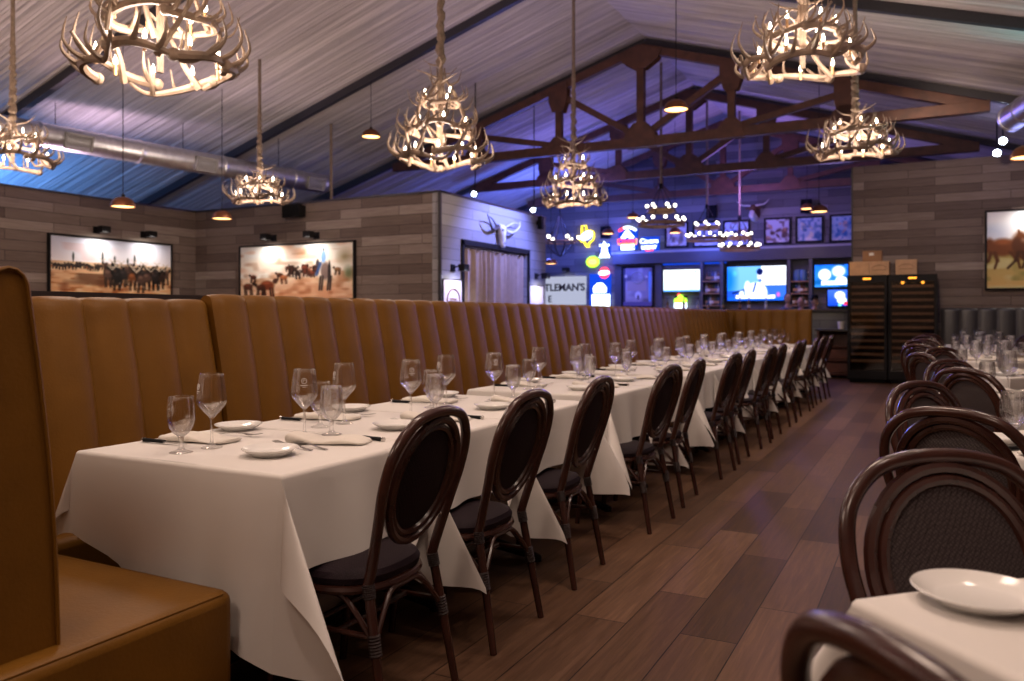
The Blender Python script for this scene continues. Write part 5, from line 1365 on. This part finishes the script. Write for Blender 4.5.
# ================================================================== wine coolers
def cooler(label, x0, x1, lit):
    w = x1 - x0; t = thing('wine_cooler', label, 'wine cooler', ((x0 + x1) / 2, 16.85, 0), 0, None); hh = 2.06
    mb = MB(); mb.box(-w/2, -w/2 + .03, .03, .62, .06, hh); mb.box(w/2 - .03, w/2, .03, .62, .06, hh); mb.box(-w/2, w/2, .59, .62, .06, hh); mb.box(-w/2, w/2, .03, .62, hh - .04, hh); mb.box(-w/2, w/2, .03, .62, .06, .22)
    mb.obj('carcass', M['black'], t, smooth=False)
    mb = MB(); mb.box(-w/2 + .04, w/2 - .04, .06, .6, 0, .06); mb.obj('plinth', M['black'], t, smooth=False)
    d = thing('door', None, None, (0, 0, 0)); d.parent = t
    mb = MB(); f = .05
    for (a0, a1, b0, b1) in ((-w/2, w/2, hh - .13, hh - .01), (-w/2, w/2, .08, .24), (-w/2, -w/2 + f, .24, hh - .13), (w/2 - f, w/2, .24, hh - .13)): mb.box(a0, a1, -.02, .025, b0, b1)
    mb.obj('door_frame', M['blackmetal'], d, smooth=False)
    MB().box(-w/2 + f, w/2 - f, -.004, .004, .24, hh - .13).obj('door_glass', M['cooler_glass'], d, smooth=False)
    sx = w/2 - .015 if not lit else -w/2 + .015
    MB().tube([(sx, -.045, .95), (sx, -.045, 1.5)], .012, 8).obj('handle', M['blackmetal'], d)
    MB().box(-.07, .07, -.024, -.018, hh - .085, hh - .055).obj('display', M['amber'], d, smooth=False)
    for k in range(12):
        z = 1.84 - .129 * k
        mb = MB(); mb.box(-w/2 + .06, w/2 - .06, .035, .055, z - .024, z + .024)
        mb.box(-w/2 + .06, w/2 - .06, .055, .56, z - .004, z + .002)
        mb.obj('wine_shelf', M['shelfwood'], t, smooth=False)
    if lit:
        for x in (-.17, .17): MB().ball((x, .1, hh - .15), .028).obj('lamp', M['amber_shelf'], t)
        l = bpy.data.lights.new('cooler_lamp', 'AREA'); l.shape = 'RECTANGLE'; l.size = w - .2; l.size_y = .1; l.energy = 2.6; l.color = (1, .42, .06)
        lo = bpy.data.objects.new('cooler_lamp', l); COL.objects.link(lo); lo.location = ((x0 + x1) / 2, 16.93, hh - .16)
        lo.rotation_euler = (R(-12), 0, 0)
    else:
        l = bpy.data.lights.new('cooler_lamp', 'AREA'); l.shape = 'RECTANGLE'; l.size = w - .2; l.size_y = .1; l.energy = .5; l.color = (1, .6, .35)
        lo = bpy.data.objects.new('cooler_lamp', l); COL.objects.link(lo); lo.location = ((x0 + x1) / 2, 16.93, hh - .16)
    return t
cooler('tall black wine cooler beside the server station with dim shelves', -1.50, -.80, False)
cooler('tall black wine cooler with amber lit top shelf beside the charcoal banquette', -.78, .04, True)
def crate(label, x0, x1, z0, z1, mat, mark, y=16.95, dp=.42):
    w, h = x1 - x0, z1 - z0; t = thing('crate', label, 'box', ((x0 + x1) / 2, y, z0))
    MB().box(-w/2, w/2, 0, dp, 0.001, h).obj('body', mat, t, smooth=False, bevel=.004)
    if mark == 1:
        MB().tube([(.13 * math.cos(PI * k / 12), -.002, h * .45 + .07 * math.sin(PI * k / 12)) for k in range(13)], .005, 5).obj('printed_mark', M['ink'], t)
        MB().box(-.12, .12, -.003, .001, h * .36, h * .40).obj('printed_mark', M['ink'], t, smooth=False)
    elif mark == 2:
        MB().box(-.05, .03, -.002, .001, h * .55, h * .8).obj('paper_label', M['card'], t, smooth=False)
    if mark != 2: MB().box(-w/2 - .003, w/2 + .003, -.003, dp + .003, h - .022, h + .002).obj('lid', mat, t, smooth=False)
zc = 2.062
crate('pine wine crate without a mark on the dim cooler', -1.47, -1.12, zc, zc + .26, M['box'], 0)
crate('pine wine crate with an arched printed mark on the dim cooler', -1.115, -.77, zc, zc + .26, M['box'], 1)
crate('pine wine crate alone on the amber lit cooler', -.66, -.30, zc, zc + .28, M['box'], 1)
crate('brown cardboard carton stacked on top of the pine crates', -1.24, -.90, zc + .265, zc + .47, M['cardboard'], 2, 16.97, .36)

# ================================================================== lamps
def point(p, e, col, r=.2, nm='lamp_light'):
    l = bpy.data.lights.new(nm, 'POINT'); l.energy = e; l.color = col; l.shadow_soft_size = r
    o = bpy.data.objects.new(nm, l); COL.objects.link(o); o.location = p; return o
def spot(p, to, e, col, ang=60, r=.1, blend=.7, nm='spot_light'):
    l = bpy.data.lights.new(nm, 'SPOT'); l.energy = e; l.color = col; l.spot_size = R(ang); l.spot_blend = blend; l.shadow_soft_size = r
    o = bpy.data.objects.new(nm, l); COL.objects.link(o); o.location = p
    o.rotation_euler = (Vector(to) - Vector(p)).to_track_quat('-Z', 'Y').to_euler(); return o
WARM = (1, .74, .58)
for p, top in LT:
    point(p + Vector((0, 0, .30)), (78, 68, 52)[min(2, int(p.y / 4.5))] if top > 1 else 62, (1, .79, .66), .26, 'chandelier_light')
# unseen lights added where the chandelier rows would go on, without fittings
point((-4.6, -.6, 3.2), 130, WARM, .4, 'chandelier_light'); point((-.95, 2.95, 3.7), 110, WARM, .4, 'chandelier_light'); point((-.95, -1.2, 3.6), 110, WARM, .4, 'chandelier_light'); point((-10.6, 2.4, 3.5), 80, WARM, .4, 'chandelier_light')
# cool spots near the duct end and above the doorway wall
for i, (px, py, d, tgt, e, col, lb) in enumerate(((1003, 141, 14.0, (-2, 22, 4), 160, (.45, .55, 1), 'bright cool spot light above the cooler wall, larger of two'), (997, 153, 14.6, (-6, 22, 5), 90, (.35, .45, 1), 'cool spot light just below the brightest one above the cooler wall'),
        (474, 194, 15.5, (-9, 20, 5.0), 60, (.3, .35, 1), 'small cool spot light above the pale doorway wall corner'), (533, 210, 16.6, (-8, 22, 4.0), 60, (.3, .35, 1), 'small cool spot light above the far end of the doorway wall'))):
    q = at_d(px, py, d); o = thing('spot_lamp', lb, 'spot light', q)
    aim = (Vector((0, 0, H0)) - q).normalized(); qm = aim.to_track_quat('-Z', 'Y').to_matrix()
    MB().lathe([(0, .16), (.05, .16), (.075, .06), (.08, 0), (.072, 0), (.07, .05)], 16, mat=qm).obj('lamp_can', M['blackmetal'], o)
    MB().ball(qm @ Vector((0, 0, .02)), .06 if i < 2 else .045, n=10, k=8).obj('bulb', M['spotbulb'], o)
    MB().tube([qm @ Vector((0, 0, .14)), Vector((0, .05, .3)), Vector((0, .05, roofz(q.x) - q.z))], .012, 6).obj('stem', M['blackmetal'], o)
DOWN = (1, .76, .62)
for x, y, e in ((-2.0, .6, 85), (-2.1, 3.2, 90), (-2.1, 5.9, 75), (-2.1, 8.6, 60), (.5, 1.6, 90), (.5, 4.4, 90), (.5, 7.4, 80)): spot((x, y, 4.75), (x, y + .05, 0), e, DOWN, 95, .12, .9, 'unseen_downlight')
for x, y, e, c in ((-12.4, 3.0, 280, (1, .66, .78)), (-12.2, 8.0, 180, (.9, .62, .84)), (-7.4, 5.0, 200, (1, .68, .76)), (2.9, 6.0, 90, (1, .72, .84)), (2.9, 11.5, 60, (.95, .72, .8)), (-6.6, 11.0, 50, (.6, .45, 1))):
    spot((x, y, 2.6 if x > 0 else 3.0), (x * .55 - 2.2, y + 1.0, 6.2), e, c, 120, .2, 1, 'added_uplight')  # unseen spots added to brighten and tint the roof liner
spot((-4, 9.5, 4.8), (-10, 11.2, 2.2), 230, (1, .76, .66), 74, .2, 1, 'unseen_downlight'); spot((-6.5, 4.5, 4.6), (-12.8, 8.5, 2.2), 190, WARM, 70, .2, 1, 'unseen_downlight'); spot((-.3, 12.6, 4.6), (.6, 17.6, 2.4), 260, WARM, 80, .2, 1, 'unseen_downlight')  # unseen spots added to brighten the board walls, no fittings
for x, y, e in ((-.7, 9.6, 120), (-.9, 13.0, 130), (-2.0, 11.6, 60), (-2.0, 14.2, 40)): spot((x, y, 4.5), (x, y + .05, 0), e, DOWN, 95, .12, .9, 'unseen_downlight')  # unseen spots added to warm the far floor and tables
BLUE = (.10, .16, 1); PURP = (.42, .22, 1)
spot((-5.2, 13.4, 4.3), (WD, 13.2, 2.2), 1350, (.22, .27, 1), 75, .1)                 # wash on the doorway wall
point((-9.4, 19.5, 3.6), 260, BLUE, .3, 'unseen_wash'); point((-7.6, 17.6, 4.0), 120, (.22, .2, 1), .3, 'unseen_wash'); point((-4.2, 20.3, 4.3), 90, PURP, .3, 'unseen_wash'); point((-2.0, 19.6, 4.0), 30, (.5, .35, 1), .3, 'unseen_wash')
point((-5.5, 21.6, 3.3), 60, BLUE, .3, 'unseen_wash'); point((-8.2, 21.9, 3.3), 70, BLUE, .2, 'unseen_wash'); spot((-1.3, 14.2, 2.9), (-3.25, 9.6, 1.2), 260, (.36, .25, 1), 42, .2, 1, 'unseen_wash')  # blue points added for neon glow, violet spot added to tint the banquette
point((-14.2, 7.6, 2.6), 210, (.10, .35, 1), .3, 'unseen_wash')                         # behind the board wall
spot((1.6, 12.2, 3.6), (.4, 10.8, 4.9), 70, (.12, .8, .75), 110, .2, 1)                 # teal wash by the duct
point((1.2, 15.6, 3.9), 12, (.3, .35, 1), .3, 'unseen_wash')
w = bpy.data.worlds.new('room_air'); sc.world = w; w.use_nodes = True
w.node_tree.nodes['Background'].inputs[0].default_value = (.5, .42, .38, 1); w.node_tree.nodes['Background'].inputs[1].default_value = .1

# ================================================================== camera
cam = bpy.data.cameras.new('camera'); co = bpy.data.objects.new('camera', cam); COL.objects.link(co)
co.location = (0, 0, H0); co.rotation_euler = (R(90), 0, TH)
cam.sensor_width = 36; cam.lens = F / 1024 * 36; cam.shift_y = -(340.5 - HOR) / 1024
cam.clip_start = .02; cam.clip_end = 100
cam.dof.use_dof = True; cam.dof.focus_distance = 2.9; cam.dof.aperture_fstop = 3.2
sc.camera = co
vs = sc.view_settings; sc.display_settings.display_device = 'sRGB'
vs.view_transform = 'Standard'; vs.look = 'None'; vs.exposure = 0.1; vs.gamma = 1.0; vs.use_curve_mapping = False
sc.cycles.use_denoising = True
sc.cycles.max_bounces = 10; sc.cycles.diffuse_bounces = 3; sc.cycles.glossy_bounces = 3; sc.cycles.transmission_bounces = 8; sc.cycles.transparent_max_bounces = 48
sc.cycles.caustics_reflective = False; sc.cycles.caustics_refractive = True; sc.cycles.sample_clamp_indirect = 4
